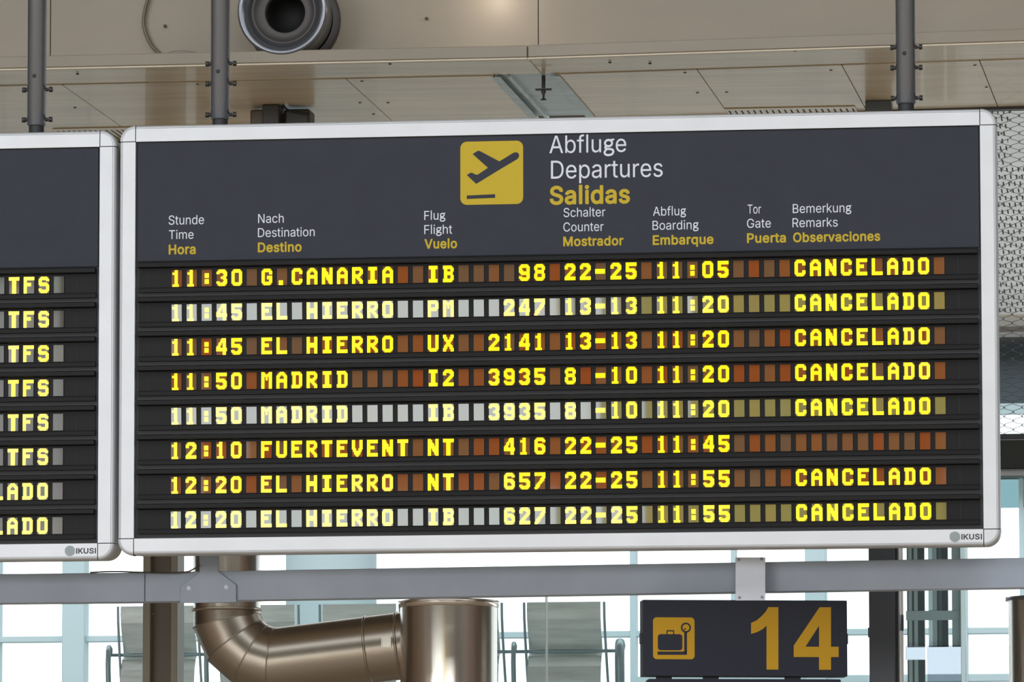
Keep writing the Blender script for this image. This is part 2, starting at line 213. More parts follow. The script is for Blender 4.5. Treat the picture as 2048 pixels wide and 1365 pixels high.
 'bS': '668;281,-45 223,-36 174,-19 127,5 83,43 53,84 33,129 21,190 27,213 39,223 55,228 160,225 177,211 193,161 217,133 262,112 320,103 385,113 412,125 432,139 448,157 456,174 460,198 456,221 442,241 410,261 199,328 151,352 111,379 76,416 53,461 42,504 43,565 55,612 78,657 113,697 145,721 195,747 254,764 322,770 365,768 412,760 471,739 514,713 553,677 581,637 598,594 606,545 600,522 588,512 574,508 473,509 455,522 440,567 416,595 377,614 320,622 260,612 222,590 209,574 201,555 198,532 202,514 215,496 252,472 455,409 500,387 541,360 579,321 604,276 616,225 616,172 604,121 580,73 552,37 514,6 461,-22 410,-37 350,-45',
 'bU': '769;352,-45 270,-33 221,-15 178,8 152,27 113,67 92,98 72,139 58,188 52,246 52,721 55,739 67,754 90,761 180,760 195,754 205,743 210,721 210,262 217,211 226,186 242,161 276,131 318,113 375,107 430,115 469,134 488,150 503,168 522,209 528,258 528,721 532,741 543,754 561,761 664,758 681,744 687,721 687,231 682,190 670,147 651,104 626,67 594,33 549,0 500,-23 453,-37 412,-43',
 'bV': '715;289,-33 270,-24 258,-6 -8,715 -10,727 -7,741 6,755 27,761 123,760 138,754 149,744 338,211 344,204 351,211 536,744 549,756 565,761 656,761 674,757 684,750 692,739 692,713 428,-11 418,-25 401,-33',
 'ba': '586;203,-45 158,-37 109,-18 68,12 44,39 23,78 12,123 11,180 19,217 47,266 68,287 92,303 129,321 174,334 352,361 360,371 355,399 342,420 320,433 291,439 250,436 209,420 189,403 164,367 152,361 137,359 43,387 28,403 26,422 49,471 78,508 109,534 147,555 195,573 240,581 283,583 350,575 404,555 442,532 481,489 506,432 515,369 514,-6 502,-25 483,-33 393,-33 377,-27 359,-11 311,-33 283,-41 248,-45|222,100 258,99 285,104 307,112 328,127 347,149 356,168 360,196 358,218 348,220 229,202 199,194 179,182 166,161 169,129 190,110',
 'bb': '636;311,-45 252,-33 199,-6 193,-6 176,-28 154,-34 70,-33 55,-25 44,-9 42,723 49,746 67,759 164,761 180,755 191,744 196,725 196,559 199,549 207,549 240,567 268,577 320,583 377,579 428,563 473,538 518,496 545,457 574,391 585,348 591,297 588,217 571,137 539,71 493,16 443,-18 418,-29 375,-41|296,102 326,101 350,106 367,113 389,129 407,153 419,176 434,243 432,315 414,375 399,399 379,418 361,429 334,436 299,437 277,433 240,411 213,371 197,309 197,231 214,166 244,125 268,110',
 'bc': '595;279,-45 225,-37 172,-18 129,9 86,51 53,102 31,155 19,205 15,270 19,330 34,393 60,450 89,491 133,532 190,563 246,579 301,583 350,579 393,567 440,546 469,526 504,491 524,463 545,416 549,391 541,375 526,364 432,342 408,354 392,387 375,409 342,430 317,436 287,437 260,433 236,423 217,407 195,377 185,354 175,317 171,280 174,231 183,188 197,157 216,131 238,114 258,105 295,99 336,106 364,119 387,143 410,188 432,200 529,177 545,164 551,143 541,110 518,65 496,38 455,2 408,-23 375,-35 334,-43',
 'bd': '636;264,-45 199,-33 139,-4 86,45 54,94 27,164 17,229 17,317 25,364 37,405 62,459 87,494 131,536 184,565 233,579 287,583 350,573 401,548 408,548 411,559 411,725 417,744 428,755 443,761 539,759 557,746 564,723 561,-9 551,-25 535,-33 451,-34 430,-28 413,-7 406,-6 369,-27 338,-39 291,-45|273,102 305,101 328,106 350,116 368,131 384,151 397,176 411,241 408,317 391,377 377,399 359,416 336,430 311,436 281,437 256,433 219,411 189,369 174,309 174,233 191,166 209,139 227,121 248,109',
 'be': '607;285,-45 231,-38 186,-23 133,6 95,39 60,86 35,141 19,205 15,268 21,340 37,399 63,454 98,501 140,537 188,563 233,577 295,583 354,577 416,555 458,530 500,489 536,428 553,377 563,307 564,248 561,233 555,221 531,209 190,208 179,205 178,196 184,176 207,138 238,114 276,102 315,100 361,111 387,131 414,172 434,182 453,181 526,162 541,155 551,141 551,114 530,67 508,39 469,4 424,-21 377,-37 342,-43|186,350 387,349 397,352 399,358 385,389 361,416 334,432 293,439 250,431 221,414 201,395 188,375 181,358',
 'bi': '268;72,-33 51,-21 42,2 43,545 53,565 70,574 166,575 188,563 196,539 196,-4 186,-23 168,-33|108,600 67,615 42,639 28,672 27,707 41,741 67,766 98,780 139,780 172,766 197,743 212,711 213,676 201,645 176,618 143,602',
 'bl': '280;76,-33 55,-21 46,4 46,760 55,780 74,791 168,792 192,780 200,756 200,-2 192,-21 172,-33',
 'bm': '901;72,-33 51,-21 42,4 42,537 46,555 57,568 76,575 160,575 177,569 197,550 264,579 297,585 332,585 369,577 399,565 420,551 457,518 500,550 539,570 586,583 641,585 680,579 725,561 760,537 787,508 805,479 817,450 829,381 829,4 825,-13 815,-27 795,-34 707,-33 690,-27 679,-13 675,6 672,387 666,407 651,423 627,435 598,439 567,434 541,420 525,403 515,375 513,6 509,-13 498,-27 479,-34 393,-34 371,-25 361,-11 359,4 356,387 348,409 330,426 313,435 283,439 250,432 225,416 207,393 199,368 196,6 193,-13 182,-27 166,-33',
 'bn': '615;72,-33 51,-21 42,2 42,536 49,561 60,571 74,575 158,575 178,568 193,549 199,547 262,575 326,583 391,575 451,548 487,516 508,489 528,446 540,401 544,354 544,6 537,-19 526,-29 512,-33 428,-34 408,-29 394,-15 390,4 390,338 385,371 375,399 354,422 330,433 297,437 260,430 234,416 213,393 201,364 196,334 196,6 193,-13 182,-27 166,-33',
 'bo': '623;279,-45 225,-37 172,-18 129,9 86,51 53,102 31,155 19,205 15,270 19,330 34,393 60,450 89,491 133,532 189,563 236,577 297,583 358,577 412,559 463,530 506,489 536,446 561,387 575,323 577,241 569,178 549,119 520,67 478,20 436,-10 381,-33 336,-43|290,100 318,102 346,109 381,135 397,157 409,184 418,219 423,260 414,334 403,368 391,389 375,409 350,427 326,435 297,437 268,435 246,428 210,399 185,354 171,280 178,209 188,176 201,151 219,128 240,112 258,105',
 'bq': '636;442,-236 422,-227 412,-207 411,-19 409,-9 401,-9 365,-29 338,-39 289,-45 231,-41 172,-22 123,8 84,47 48,106 27,164 17,227 17,313 25,366 45,424 76,481 119,526 156,552 213,575 277,583 318,581 358,571 408,545 426,567 442,574 529,575 551,567 562,549 563,-207 553,-226 535,-236|273,102 305,101 328,106 350,116 368,131 384,151 397,176 411,241 408,317 391,377 377,399 359,416 336,430 311,436 281,437 256,433 219,411 189,369 174,309 174,233 191,166 209,139 227,121 248,109',
 'br': '400;72,-33 51,-21 42,2 42,536 46,555 57,569 76,575 162,575 177,569 195,553 240,573 270,581 326,583 361,578 375,566 382,547 382,461 373,440 352,428 295,432 252,424 220,403 201,371 196,344 196,6 193,-13 182,-27 166,-33',
 'bs': '552;240,-45 195,-40 152,-28 113,-10 84,11 53,45 31,84 19,123 23,149 33,161 49,168 123,184 138,184 160,171 178,133 197,113 229,101 272,99 309,106 336,121 348,139 346,161 336,172 318,182 170,221 125,240 98,258 65,291 44,328 35,366 35,416 44,452 62,489 89,520 123,545 158,563 207,578 264,583 307,581 348,573 379,561 412,543 441,520 467,487 487,448 495,420 489,397 480,387 465,380 379,363 358,375 341,407 320,429 299,438 266,441 229,436 205,424 191,407 192,383 201,372 221,361 371,321 416,302 442,286 475,253 495,217 504,184 506,137 498,98 481,59 461,33 424,0 389,-19 344,-35 301,-43',
 'bt': '355;225,-39 176,-31 135,-13 101,14 78,47 65,84 60,116 59,426 51,434 -4,439 -17,450 -24,465 -24,537 -21,555 -12,567 0,573 57,579 60,588 61,678 70,696 90,706 178,706 199,700 208,690 213,676 214,588 217,579 227,576 301,573 317,563 325,545 325,467 315,446 295,436 225,435 215,428 214,133 217,116 227,107 244,105 289,108 313,96 323,77 336,-2 327,-21 309,-31 277,-37',
 'bu': '616;227,-39 174,-26 121,4 82,47 55,104 42,176 42,536 46,555 60,571 82,576 166,575 182,568 192,557 196,537 196,198 199,174 208,147 229,123 254,110 287,105 324,111 352,126 373,151 385,180 390,215 390,537 394,557 405,569 422,575 506,576 524,572 538,559 544,537 544,6 540,-13 529,-27 514,-33 430,-34 409,-27 393,-6 387,-5 350,-23 313,-35 285,-40',
 'bv': '586;229,-33 209,-23 197,-2 -5,526 -8,541 -4,557 10,571 29,576 121,575 135,571 147,561 268,233 277,215 287,229 409,561 420,571 436,575 527,575 545,571 561,553 561,528 354,-13 342,-27 326,-33',
}
DOTS = {
 '-': '0000000000000003fe3fe3fe3fe000000000000000',
 '.': '0000000000000000000000000000000f00f00f00f0',
 '0': '0fc1fe3ff3873873873873873873873873ff1fe0fc',
 '1': '0700701f01f00700700700700700700700701f81f8',
 '2': '0fc1fe3ff38f38700f01e03c0780f01e03ff3ff3ff',
 '3': '0fc1fe3ff38f00700f03e03e00f00738f3ff1fe0fc',
 '4': '01e03e03e07e0ee0ee1ce3ce3ff3ff3ff00e00e00e',
 '5': '3ff3ff3ff3803803fc3fe3ff00f00738f3ff1fe0fc',
 '6': '0fc1fe3ff3873803fc3fe3ff38f3873873ff1fe0fc',
 '7': '3ff3ff3ff00700f01e01e03c0780f01e01e03c0380',
 '8': '0fc1fe3ff3873871fe1fe1fe3873873873ff1fe0fc',
 '9': '0fc1fe3ff3873873c73ff1ff0ff0073873ff1fe0fc',
 ':': '000000000078078078078000078078078078000000',
 'A': '0780fc1fe3cf3873873ff3ff3ff387387387387387',
 'B': '3fc3fe3ff1c71c71fe1fe1fe1c71c71c73ff3fe3fc',
 'C': '0fc1fe3ff3873873803803803803873873ff1fe0fc',
 'D': '3fc3fe3ff1c71c71c71c71c71c71c71c73ff3fe3fc',
 'E': '3ff3ff3ff3803803f83f83f83803803803ff3ff3ff',
 'F': '3ff3ff3ff3803803f83f83f8380380380380380380',
 'G': '0fc1fe3ff38738738039f39f39f3873873ff1fe0fc',
 'H': '3873873873873873ff3ff3ff3ff387387387387387',
 'I': '1fe1fe1fe0780780780780780780780781fe1fe1fe',
 'L': '3803803803803803803803803803803803ff3ff3ff',
 'M': '3873cf3ff3ff3b73b73b7387387387387387387387',
 'N': '3873c73c73e73f73f73ff3ff3bf3bf39f38f38f387',
 'O': '0fc1fe3ff3873873873873873873873873ff1fe0fc',
 'P': '3fc3fe3ff3873873873ff3fe3fc380380380380380',
 'R': '3fc3fe3ff38738738f3fe3fc3f83bc39e38f387387',
 'S': '0fc1fe3ff3873803fc3fe1ff0070073873ff1fe0fc',
 'T': '3ff3ff3ff078078078078078078078078078078078',
 'U': '3873873873873873873873873873873873ff1fe0fc',
 'V': '3873873873873873873873cf1ce1fe0fc0fc078030',
 'X': '3873873cf1ce1fe0fc0780780fc1fe1ce3cf387387',
}

# ------------------------------------------------------------------ helpers
def at(px, py, Y):
    """point on the upright plane y = Y seen at photo position (px, py)"""
    d = FWD + RGT*((px-1024)/FPX) - UPV*((py-682.5)/FPX)
    return CAM + d*((Y-CAM.y)/d.y)
def onplane(px, py, p0, n):
    d = FWD + RGT*((px-1024)/FPX) - UPV*((py-682.5)/FPX)
    return CAM + d*((p0-CAM).dot(n)/d.dot(n))
class MB:
    def __init__(s): s.v = []; s.f = []; s.m = []; s.sm = []
    def add(s, V, F, mi=0, smooth=False):
        o = len(s.v); s.v += [tuple(p) for p in V]
        for f in F: s.f.append(tuple(i+o for i in f)); s.m.append(mi); s.sm.append(smooth)
        return s
    def box(s, x0, x1, y0, y1, z0, z1, mi=0):
        V = [(x, y, z) for z in (z0, z1) for y in (y0, y1) for x in (x0, x1)]
        return s.add(V, [(0, 2, 3, 1), (4, 5, 7, 6), (0, 1, 5, 4), (2, 6, 7, 3), (0, 4, 6, 2), (1, 3, 7, 5)], mi)
    def tube(s, pts, rad, n=16, mi=0, caps=True, smooth=True):
        """swept round tube; rad a number or one per point"""
        pts = [Vector(p) for p in pts]; k = len(pts)
        R = rad if isinstance(rad, (list, tuple)) else [rad]*k
        V = []; ref = None
        for i in range(k):
            t = (pts[min(i+1, k-1)]-pts[max(i-1, 0)]).normalized()
            if ref is None: ref = Vector((0, 0, 1)) if abs(t.z) < .9 else Vector((1, 0, 0))
            a = (ref - t*ref.dot(t)).normalized(); ref = a; b = t.cross(a)
            V += [pts[i] + (a*math.cos(2*PI*j/n) + b*math.sin(2*PI*j/n))*R[i] for j in range(n)]
        F = [(i*n+j, i*n+(j+1) % n, (i+1)*n+(j+1) % n, (i+1)*n+j) for i in range(k-1) for j in range(n)]
        s.add(V, F, mi, smooth)
        if caps: s.add(V[:n], [tuple(range(n))[::-1]], mi); s.add(V[-n:], [tuple(range(n))], mi)
        return s
    def lathe(s, prof, o, ax, n=48, mi=0, smooth=True):
        """prof = [(radius, height)] turned about the axis ax through o"""
        ax = Vector(ax).normalized(); a = ax.orthogonal().normalized(); b = ax.cross(a); o = Vector(o)
        V = [o + ax*h + (a*math.cos(2*PI*j/n) + b*math.sin(2*PI*j/n))*r for r, h in prof for j in range(n)]
        F = [(i*n+j, i*n+(j+1) % n, (i+1)*n+(j+1) % n, (i+1)*n+j) for i in range(len(prof)-1) for j in range(n)]
        return s.add(V, F, mi, smooth)
    def plate(s, loops, fn, t, mi=0):
        """flat shape with holes; loops in 2d, fn(u, v, depth) -> 3d point, thickness t"""
        def area2(L): return sum(a[0]*b[1]-b[0]*a[1] for a, b in zip(L, L[1:]+L[:1]))
        loops = [list(L) for L in loops]
        big = sorted(loops, key=lambda L: -abs(area2(L))); groups = []
        sgn = area2(big[0]) > 0
        for L in big:
            if (area2(L) > 0) == sgn: groups.append([L])
            else:
                for g in groups:
                    xs = [p[0] for p in g[0]]; ys = [p[1] for p in g[0]]
                    if min(xs) <= L[0][0] <= max(xs) and min(ys) <= L[0][1] <= max(ys): g.append(L); break
        for g in groups:
            pts = [p for L in g for p in L]; n = len(pts)
            T = tessellate_polygon([[Vector((p[0], p[1], 0)) for p in L] for L in g])
            V = [fn(p[0], p[1], 0) for p in pts] + [fn(p[0], p[1], t) for p in pts]
            F = []
            for a, b, c in T:
                pa, pb, pc = pts[a], pts[b], pts[c]
                if (pb[0]-pa[0])*(pc[1]-pa[1])-(pb[1]-pa[1])*(pc[0]-pa[0]) < 0: a, c = c, a
                F.append((a, b, c)); F.append((c+n, b+n, a+n))
            o = 0
            for L in g:
                k = len(L)
                for i in range(k): F.append((o+i, o+i+n, o+(i+1) % k+n, o+(i+1) % k))
                o += k
            s.add(V, F, mi)
        return s
    def sweepx(s, prof, x0, x1, mi=0, closed=True):
        """cross-section prof [(y, z)] run along x"""
        n = len(prof); V = [(x0, y, z) for y, z in prof] + [(x1, y, z) for y, z in prof]
        F = [(i, (i+1) % n, (i+1) % n+n, i+n) for i in range(n if closed else n-1)]
        if closed: F += [tuple(range(n))[::-1], tuple(range(n, 2*n))]
        return s.add(V, F, mi)
    def mesh(s, name, mats):
        me = bpy.data.meshes.new(name); me.from_pydata(s.v, [], s.f); me.update()
        for m in (mats if isinstance(mats, (list, tuple)) else [mats]): me.materials.append(M[m])
        me.polygons.foreach_set('material_index', s.m); me.polygons.foreach_set('use_smooth', s.sm); me.update()
        return me
    def build(s, name, mats, parent=None, bevel=0, origin=None, **kw):
        if origin is not None:
            o = Vector(origin); s.v = [tuple(Vector(p)-o) for p in s.v]
        ob = bpy.data.objects.new(name, s.mesh(name, mats)); COL.objects.link(ob)
        if parent: ob.parent = parent
        if origin is not None: ob.location = origin
        if bevel:
            b = ob.modifiers.new('bevel', 'BEVEL'); b.width = bevel; b.segments = 2; b.limit_method = 'ANGLE'
        for k, v in kw.items(): ob[k] = v
        return ob
def thing(name, label, cat, loc, group=None, rz=0):
    o = bpy.data.objects.new(name, None); COL.objects.link(o); o.location = loc; o.rotation_euler = (0, 0, rz); o.empty_display_size = .1
    o['label'] = label; o['category'] = cat
    if group: o['group'] = group
    return o
def rel(parent):       # turns world coordinates into the thing's own
    inv = Matrix.LocRotScale(parent.location, parent.rotation_euler, None).inverted()
    return lambda p: inv @ Vector(p)
def shift(mb, parent):
    r = rel(parent); mb.v = [tuple(r(p)) for p in mb.v]; return mb
def part(mb, name, mats, parent, bevel=0, **kw): return shift(mb, parent).build(name, mats, parent, bevel, **kw)
def struct(mb, name, mats, bevel=0, parent=None): return mb.build(name, mats, parent, bevel, **({} if parent else {'kind': 'structure'}))
def rrect(x0, y0, x1, y1, r, n=6):
    P = []
    for cx, cy, a in ((x1-r, y1-r, 0), (x0+r, y1-r, 90), (x0+r, y0+r, 180), (x1-r, y0+r, 270)):
        P += [(cx+r*math.cos(math.radians(a+90*i/n)), cy+r*math.sin(math.radians(a+90*i/n))) for i in range(n+1)]
    return P
def circle(cx, cy, r, n=28, rev=False):
    P = [(cx+r*math.cos(2*PI*i/n), cy+r*math.sin(2*PI*i/n)) for i in range(n)]
    return P[::-1] if rev else P
def glyphs(text, w, width, cap):
    """outlines of a word, left-bottom at 0,0, fitted to a width and cap height"""
    x = 0; out = []
    for ch in text:
        a, b = GLYPHS[w+ch].split(';')
        out += [[(int(p.split(',')[0])+x, int(p.split(',')[1])) for p in L.split()] for L in b.split('|')]
        x += int(a)
    x0 = min(p[0] for L in out for p in L); x1 = max(p[0] for L in out for p in L)
    y0, y1 = (0, 727) if w == 'l' else (-33, 760)
    sx, sy = width/(x1-x0), cap/(y1-y0)
    return [[((p[0]-x0)*sx, (p[1]-y0)*sy) for p in L] for L in out]

# ------------------------------------------------------------------ the setting
FLOOR_END = 16.2
struct(MB().box(-40, 30, REAR-1, FLOOR_END, -.2, 0), 'floor', 'floor_tan')
struct(MB().box(-120, 110, FLOOR_END, 160, -.3, -.1), 'ground', 'concrete')
struct(MB().box(-40, 30, REAR-1, -23, 10.6, 10.8).box(-40, 30, -5, 1.2, 10.6, 10.8).box(-40, -26, -23, -5, 10.6, 10.8).box(18, 30, -23, -5, 10.6, 10.8), 'ceiling_hall', 'wood_dark')
rw = MB()
for x0, x1, z0, z1 in ((-40, -30, 0, 6), (-40, -39.5, 6, 10.6), (-30, -8.5, 0, .8), (-8.5, -2.5, 0, 10.6), (14, 30, 0, 10.6), (-2.5, 14, 0, 5), (-2.5, 14, 10.3, 10.6), (-39.5, -14.1, 6, 6.2), (-39.5, -14.1, 10.2, 10.6), (-14.1, -8.5, 6, 10.6)):
    rw.box(x0, x1, REAR-.4, REAR, z0, z1)
wr_ = struct(rw, 'wall_rear', 'wood_dark')
MB().box(-8.3, -3.0, REAR+.02, REAR+.1, 1.0, 6.0).build('added_glow_panel', 'panel_glow', wr_)  # unseen glowing panel added to tint the board's reflections olive
struct(MB().box(-40.3, -40, REAR-1, FLOOR_END, 0, 10.8), 'wall_left', 'wood_dark')
struct(MB().box(30, 30.3, REAR-1, FLOOR_END, 0, 10.8), 'wall_right', 'wood_dark')
# plywood fascia wall above, bending slightly at x = -3.3
BK = -3.263
BEND = [(-14, 1.62), (BK, 1.62), (3.2, 1.14)]
def strip(off0, off1, z0, z1, x_from=-14, x_to=3.2):
    """slab following the bend between two offsets from the groove line"""
    P = []
    def yb(x):
        (xa, ya), (xb, yb_) = (BEND[0], BEND[1]) if x <= BK else (BEND[1], BEND[2])
        return ya+(yb_-ya)*(x-xa)/(xb-xa)
    xs = [x_from] + ([BK] if x_from < BK < x_to else []) + [x_to]
    mb = MB()
    for a, b in zip(xs[:-1], xs[1:]):
        V = [(x, yb(x)+o, z) for z in (z0, z1) for o in (off0, off1) for x in (a, b)]
        mb.add(V, [(0, 2, 3, 1), (4, 5, 7, 6), (0, 1, 5, 4), (2, 6, 7, 3), (0, 4, 6, 2), (1, 3, 7, 5)])
    return mb
SOF = 5.40
wf = bpy.data.objects.new('wall_front', None); COL.objects.link(wf); wf['kind'] = 'structure'
xs = [-14, at(105, 50, 1.5).x, at(1079, 50, 1.5).x, 3.2]
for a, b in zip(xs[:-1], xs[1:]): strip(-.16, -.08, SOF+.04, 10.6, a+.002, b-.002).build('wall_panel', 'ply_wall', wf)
strip(-.10, .0, SOF+.04, 10.6).build('wall_backing', 'seam_brown', wf)
sc = MB()
for px, py in ((853, 37), (1308, 20), (1845, 3), (330, 52), (2040, 30)):
    p = at(px, py, 1.45); sc.lathe([(.0, .003), (.006, .003), (.007, 0)], p+Vector((0, .0, 0)), (0, -1, 0), 12)
# ledge (trim) below the wall: rounded front edge, underside, groove, then the soffit
tr = bpy.data.objects.new('trim_1', None); COL.objects.link(tr); tr['kind'] = 'structure'
xk = BK
for a, b in ((-14, xk-.0015), (xk+.0015, 3.2)):
    strip(-.455, -.437, SOF+.006, SOF+.056, a, b).build('ledge_front', 'ply_wall', tr, .004)  # darker ply tones down the light on this front face
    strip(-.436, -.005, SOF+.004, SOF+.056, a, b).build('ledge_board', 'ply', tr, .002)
strip(-.462, -.440, SOF-.004, SOF+.004).build('ledge_lip', 'ply_edge', tr, .003)
strip(-.02, .02, SOF+.01, SOF+.05).build('groove', 'seam_brown', tr)
cl = bpy.data.objects.new('ceiling', None); COL.objects.link(cl); cl['kind'] = 'structure'
seams = [-14, -10, -7.4, -5.29, -4.085, -3.463]
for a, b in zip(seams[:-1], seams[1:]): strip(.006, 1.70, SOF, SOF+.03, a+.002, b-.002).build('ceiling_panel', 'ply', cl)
seams = [-3.203, -2.61, -2.008, -1.44, -.4, 1.2, 3.2]
for a, b in zip(seams[:-1], seams[1:]): strip(.006, 1.34, SOF, SOF+.03, a+.002, b-.002).build('ceiling_panel', 'ply', cl)
strip(.0, 1.33, SOF+.032, SOF+.05).build('ceiling_backing', 'seam_brown', cl)
strip(1.70, 1.74, SOF-.03, SOF+.05, -14, -3.463).build('edge_angle', 'dark_metal', cl)
strip(1.34, 1.40, SOF-.012, SOF+.08, -3.203, 3.2).build('edge_angle', 'dark_metal', cl)
sk = MB()
for px, py in ((150, 215), (450, 147), (780, 128), (1220, 125), (155, 148), (1300, 127), (1395, 185), (1453, 184), (1370, 145), (1662, 140), (720, 205), (776, 205), (747, 228), (724, 162), (395, 168), (1590, 102), (1950, 130), (1973, 174), (1815, 200)):
    n = Vector((0, 0, 1)); q = onplane(px, py, Vector((0, 0, SOF)), n)
    sk.lathe([(0, -.003), (.006, -.003), (.007, .002)], q, (0, 0, 1), 8)
sk.build('panel_screws', 'screw_dark', cl)
sc.build('wall_screws', 'screw_dark', wf)

# galvanised channel recessed between two ceiling panels, with a sprinkler hanging from it
t = thing('cable_channel', 'galvanised steel channel running across the gap between two plywood ceiling panels', 'channel', (-3.333, 1.7, SOF))
part(MB().box(-3.46, -3.206, 1.64, 2.92, SOF+.014, SOF+.018), 'channel_web', 'galvanised', t)
part(MB().box(-3.462, -3.457, 1.64, 2.79, SOF-.004, SOF+.018).box(-3.475, -3.438, 1.64, 2.92, SOF-.006, SOF-.002), 'channel_flange', 'galvanised', t)
part(MB().box(-3.209, -3.204, 1.64, 2.79, SOF-.004, SOF+.018).box(-3.228, -3.19, 1.64, 2.92, SOF-.006, SOF-.002), 'channel_flange', 'galvanised', t)
part(MB().box(-3.412, -3.398, 1.64, 2.92, SOF-.004, SOF+.016), 'channel_rib', 'galvanised', t, .003)
sp = onplane(1087, 181, Vector((0, 1.72, 0)), Vector((0, 1, 0)))
t = thing('fire_sprinkler', 'small dark fire sprinkler hanging below the galvanised ceiling channel', 'sprinkler', (sp.x, 1.72, SOF+.05))
zt = sp.z
part(MB().tube([(sp.x, 1.72, SOF+.012), (sp.x, 1.72, zt+.01)], .008, 10), 'drop_pipe', 'dark_metal', t)
part(MB().tube([(sp.x-.034, 1.72, zt+.004), (sp.x+.034, 1.72, zt+.004)], .0045, 8), 'side_arm', 'dark_metal', t)
part(MB().lathe([(.0, .0), (.009, -.002), (.010, -.012), (.005, -.022), (.0045, -.036), (.013, -.042), (.014, -.044), (0, -.046)], (sp.x, 1.72, zt+.004), (0, 0, 1), 14), 'sprinkler_head', 'dark_metal', t)

# round air nozzle on the wall and the loose cable beside it
nc = at(564, 20, 1.16); nb = Vector((nc.x, 1.46, nc.z))
t = thing('air_nozzle', 'round grey jet air nozzle mounted on the plywood wall above the ledge', 'vent', nb)
ax = (0, -1, 0)
part(MB().lathe([(.0, .0), (.196, .0), (.196, .035), (.19, .04), (.17, .045)], nb, ax, 56), 'wall_flange', 'dark_metal', t)
part(MB().lathe([(.150, .03), (.176, .10), (.186, .24), (.188, .285), (.183, .298), (.174, .300), (.160, .292), (.138, .262), (.134, .25)], nb, ax, 56), 'outer_ring', 'pole_grey', t)
part(MB().lathe([(.137, .255), (.132, .262), (.124, .255), (.088, .225), (.086, .228), (.083, .226), (.080, .20)], nb, ax, 56), 'inner_cone', 'dark_metal', t)
part(MB().lathe([(.083, .222), (.080, .16), (.075, .05), (0, .05)], nb, ax, 40), 'throat', 'gap_black', t)
cb = [at(x, y, 1.44) for x, y in ((300, -60), (297, -10), (291, 15), (287, 40), (290, 62), (301, 88), (315, 104), (327, 113))]
def smooth(P, n=6):
    P = [P[0]]+list(P)+[P[-1]]; out = []
    for i in range(1, len(P)-2):
        for k in range(n):
            t_ = k/n; a, b, c, d = P[i-1:i+3]
            out.append(.5*((2*b)+(c-a)*t_+(2*a-5*b+4*c-d)*t_*t_+(3*b-a-3*c+d)*t_**3))
    out.append(P[-2]); return out
cbo = MB().tube(smooth(cb), .0072, 8).build('loose_cable', 'brown_steel'); cbo['label'] = 'dark cable hanging in a loose curve on the plywood wall left of the round nozzle'; cbo['category'] = 'cable'
th = [at(x, y, 1.42) for x, y in ((327, 112), (340, 104), (365, 101), (400, 106), (440, 110))]
tho = MB().tube(smooth(th), .0022, 6).build('thin_wire', 'grey_strip'); tho['label'] = 'thin grey wire lying along the ledge below the loose cable'; tho['category'] = 'wire'

# slotted vents at the back of the ceiling, two dark boxes
def vent(x0, x1, y0, y1, n, label):
    t = thing('slot_vent', label, 'vent', ((x0+x1)/2, y0, SOF), 'slotted ceiling vents')
    L = [[(x0, y0), (x1, y0), (x1, y1), (x0, y1)]]
    for i in range(n):
        x = x0+(i+.5)*(x1-x0)/n; L.append([(x-.0042, y0+.05), (x-.0042, y1-.01), (x+.0042, y1-.01), (x+.0042, y0+.05)])
    part(MB().plate(L, lambda a, b, d: (a, b, SOF-.005+d), .0035), "vent_plate", "ply", t)
    part(MB().box(x0+.004, x1-.004, y0+.01, y1-.004, SOF-.0018, SOF-.0006), 'vent_backing', 'gap_black', t)
v0 = onplane(1452, 220, Vector((0, 0, SOF)), Vector((0, 0, 1))); v1 = onplane(1712, 216, Vector((0, 0, SOF)), Vector((0, 0, 1)))
vent(v0.x, v1.x, 2.70, 2.90, 21, 'slotted vent in the ceiling just above the top rail of the large board')
vent(-5.6, -4.5, 2.90, 3.30, 46, 'slotted vent in the ceiling above the gap between the two boards')
def pz(px, py, z=SOF): return onplane(px, py, Vector((0, 0, z)), Vector((0, 0, 1)))
a, b = at(528, 206, 2.35), at(562, 245, 2.35)
t = thing('junction_box', 'dark metal box with a side cover below the wooden ceiling behind the large board', 'box', ((a.x+b.x)/2, 2.35, SOF))
part(MB().box(a.x, b.x, 2.3, 2.45, b.z-.12, SOF), 'box_body', 'dark_metal', t, .006)
c, d = at(572, 222, 2.42), at(624, 226, 2.42)
part(MB().box(at(505, 224, 2.42).x, a.x+.005, 2.36, 2.5, b.z-.12, c.z), 'side_cover', 'brown_steel', t, .008)
part(MB().box(b.x+.01, d.x, 2.36, 2.5, b.z-.12, c.z), 'side_cover', 'dark_metal', t, .012)
part(MB().tube(smooth([at(560, 207, 2.33), at(566, 210, 2.33), at(574, 219, 2.33), at(590, 224, 2.33), at(620, 228, 2.33)]), .005, 8), 'cable', 'joint_black', t)

# ------------------------------------------------------------------ flight boards
BX, BZ, BW, BH = -4.65595, 3.36711, 3.3, 1.55756      # inner panel: left edge, bottom edge, size
RW = .0635                                             # frame width
PROF = [(0, .03), (0, -.012), (.0500, -.012), (.0506, -.0085), (.0524, -.0085), (.0530, -.012), (.0560, -.0112), (.0595, -.0080), (.0622, -.003), (.0635, .004), (.0635, .05), (.052, .06), (.052, .20)]
ROWS = ["11:30 G.CANARIA  IB    98 22-25 11:05    CANCELADO ",
        "11:45 EL HIERRO  PM   247 13-13 11:20    CANCELADO ",
        "11:45 EL HIERRO  UX  2141 13-13 11:20    CANCELADO ",
        "11:50 MADRID     I2  3935 8 -10 11:20    CANCELADO ",
        "11:50 MADRID     IB  3935 8 -10 11:20    CANCELADO ",
        "12:10 FUERTEVENT NT   416 22-25 11:45              ",
        "12:20 EL HIERRO  NT   657 22-25 11:55    CANCELADO ",
        "12:20 EL HIERRO  IB   627 22-25 11:55    CANCELADO "]
ROW_V = [1.0165-.135*i for i in range(8)]
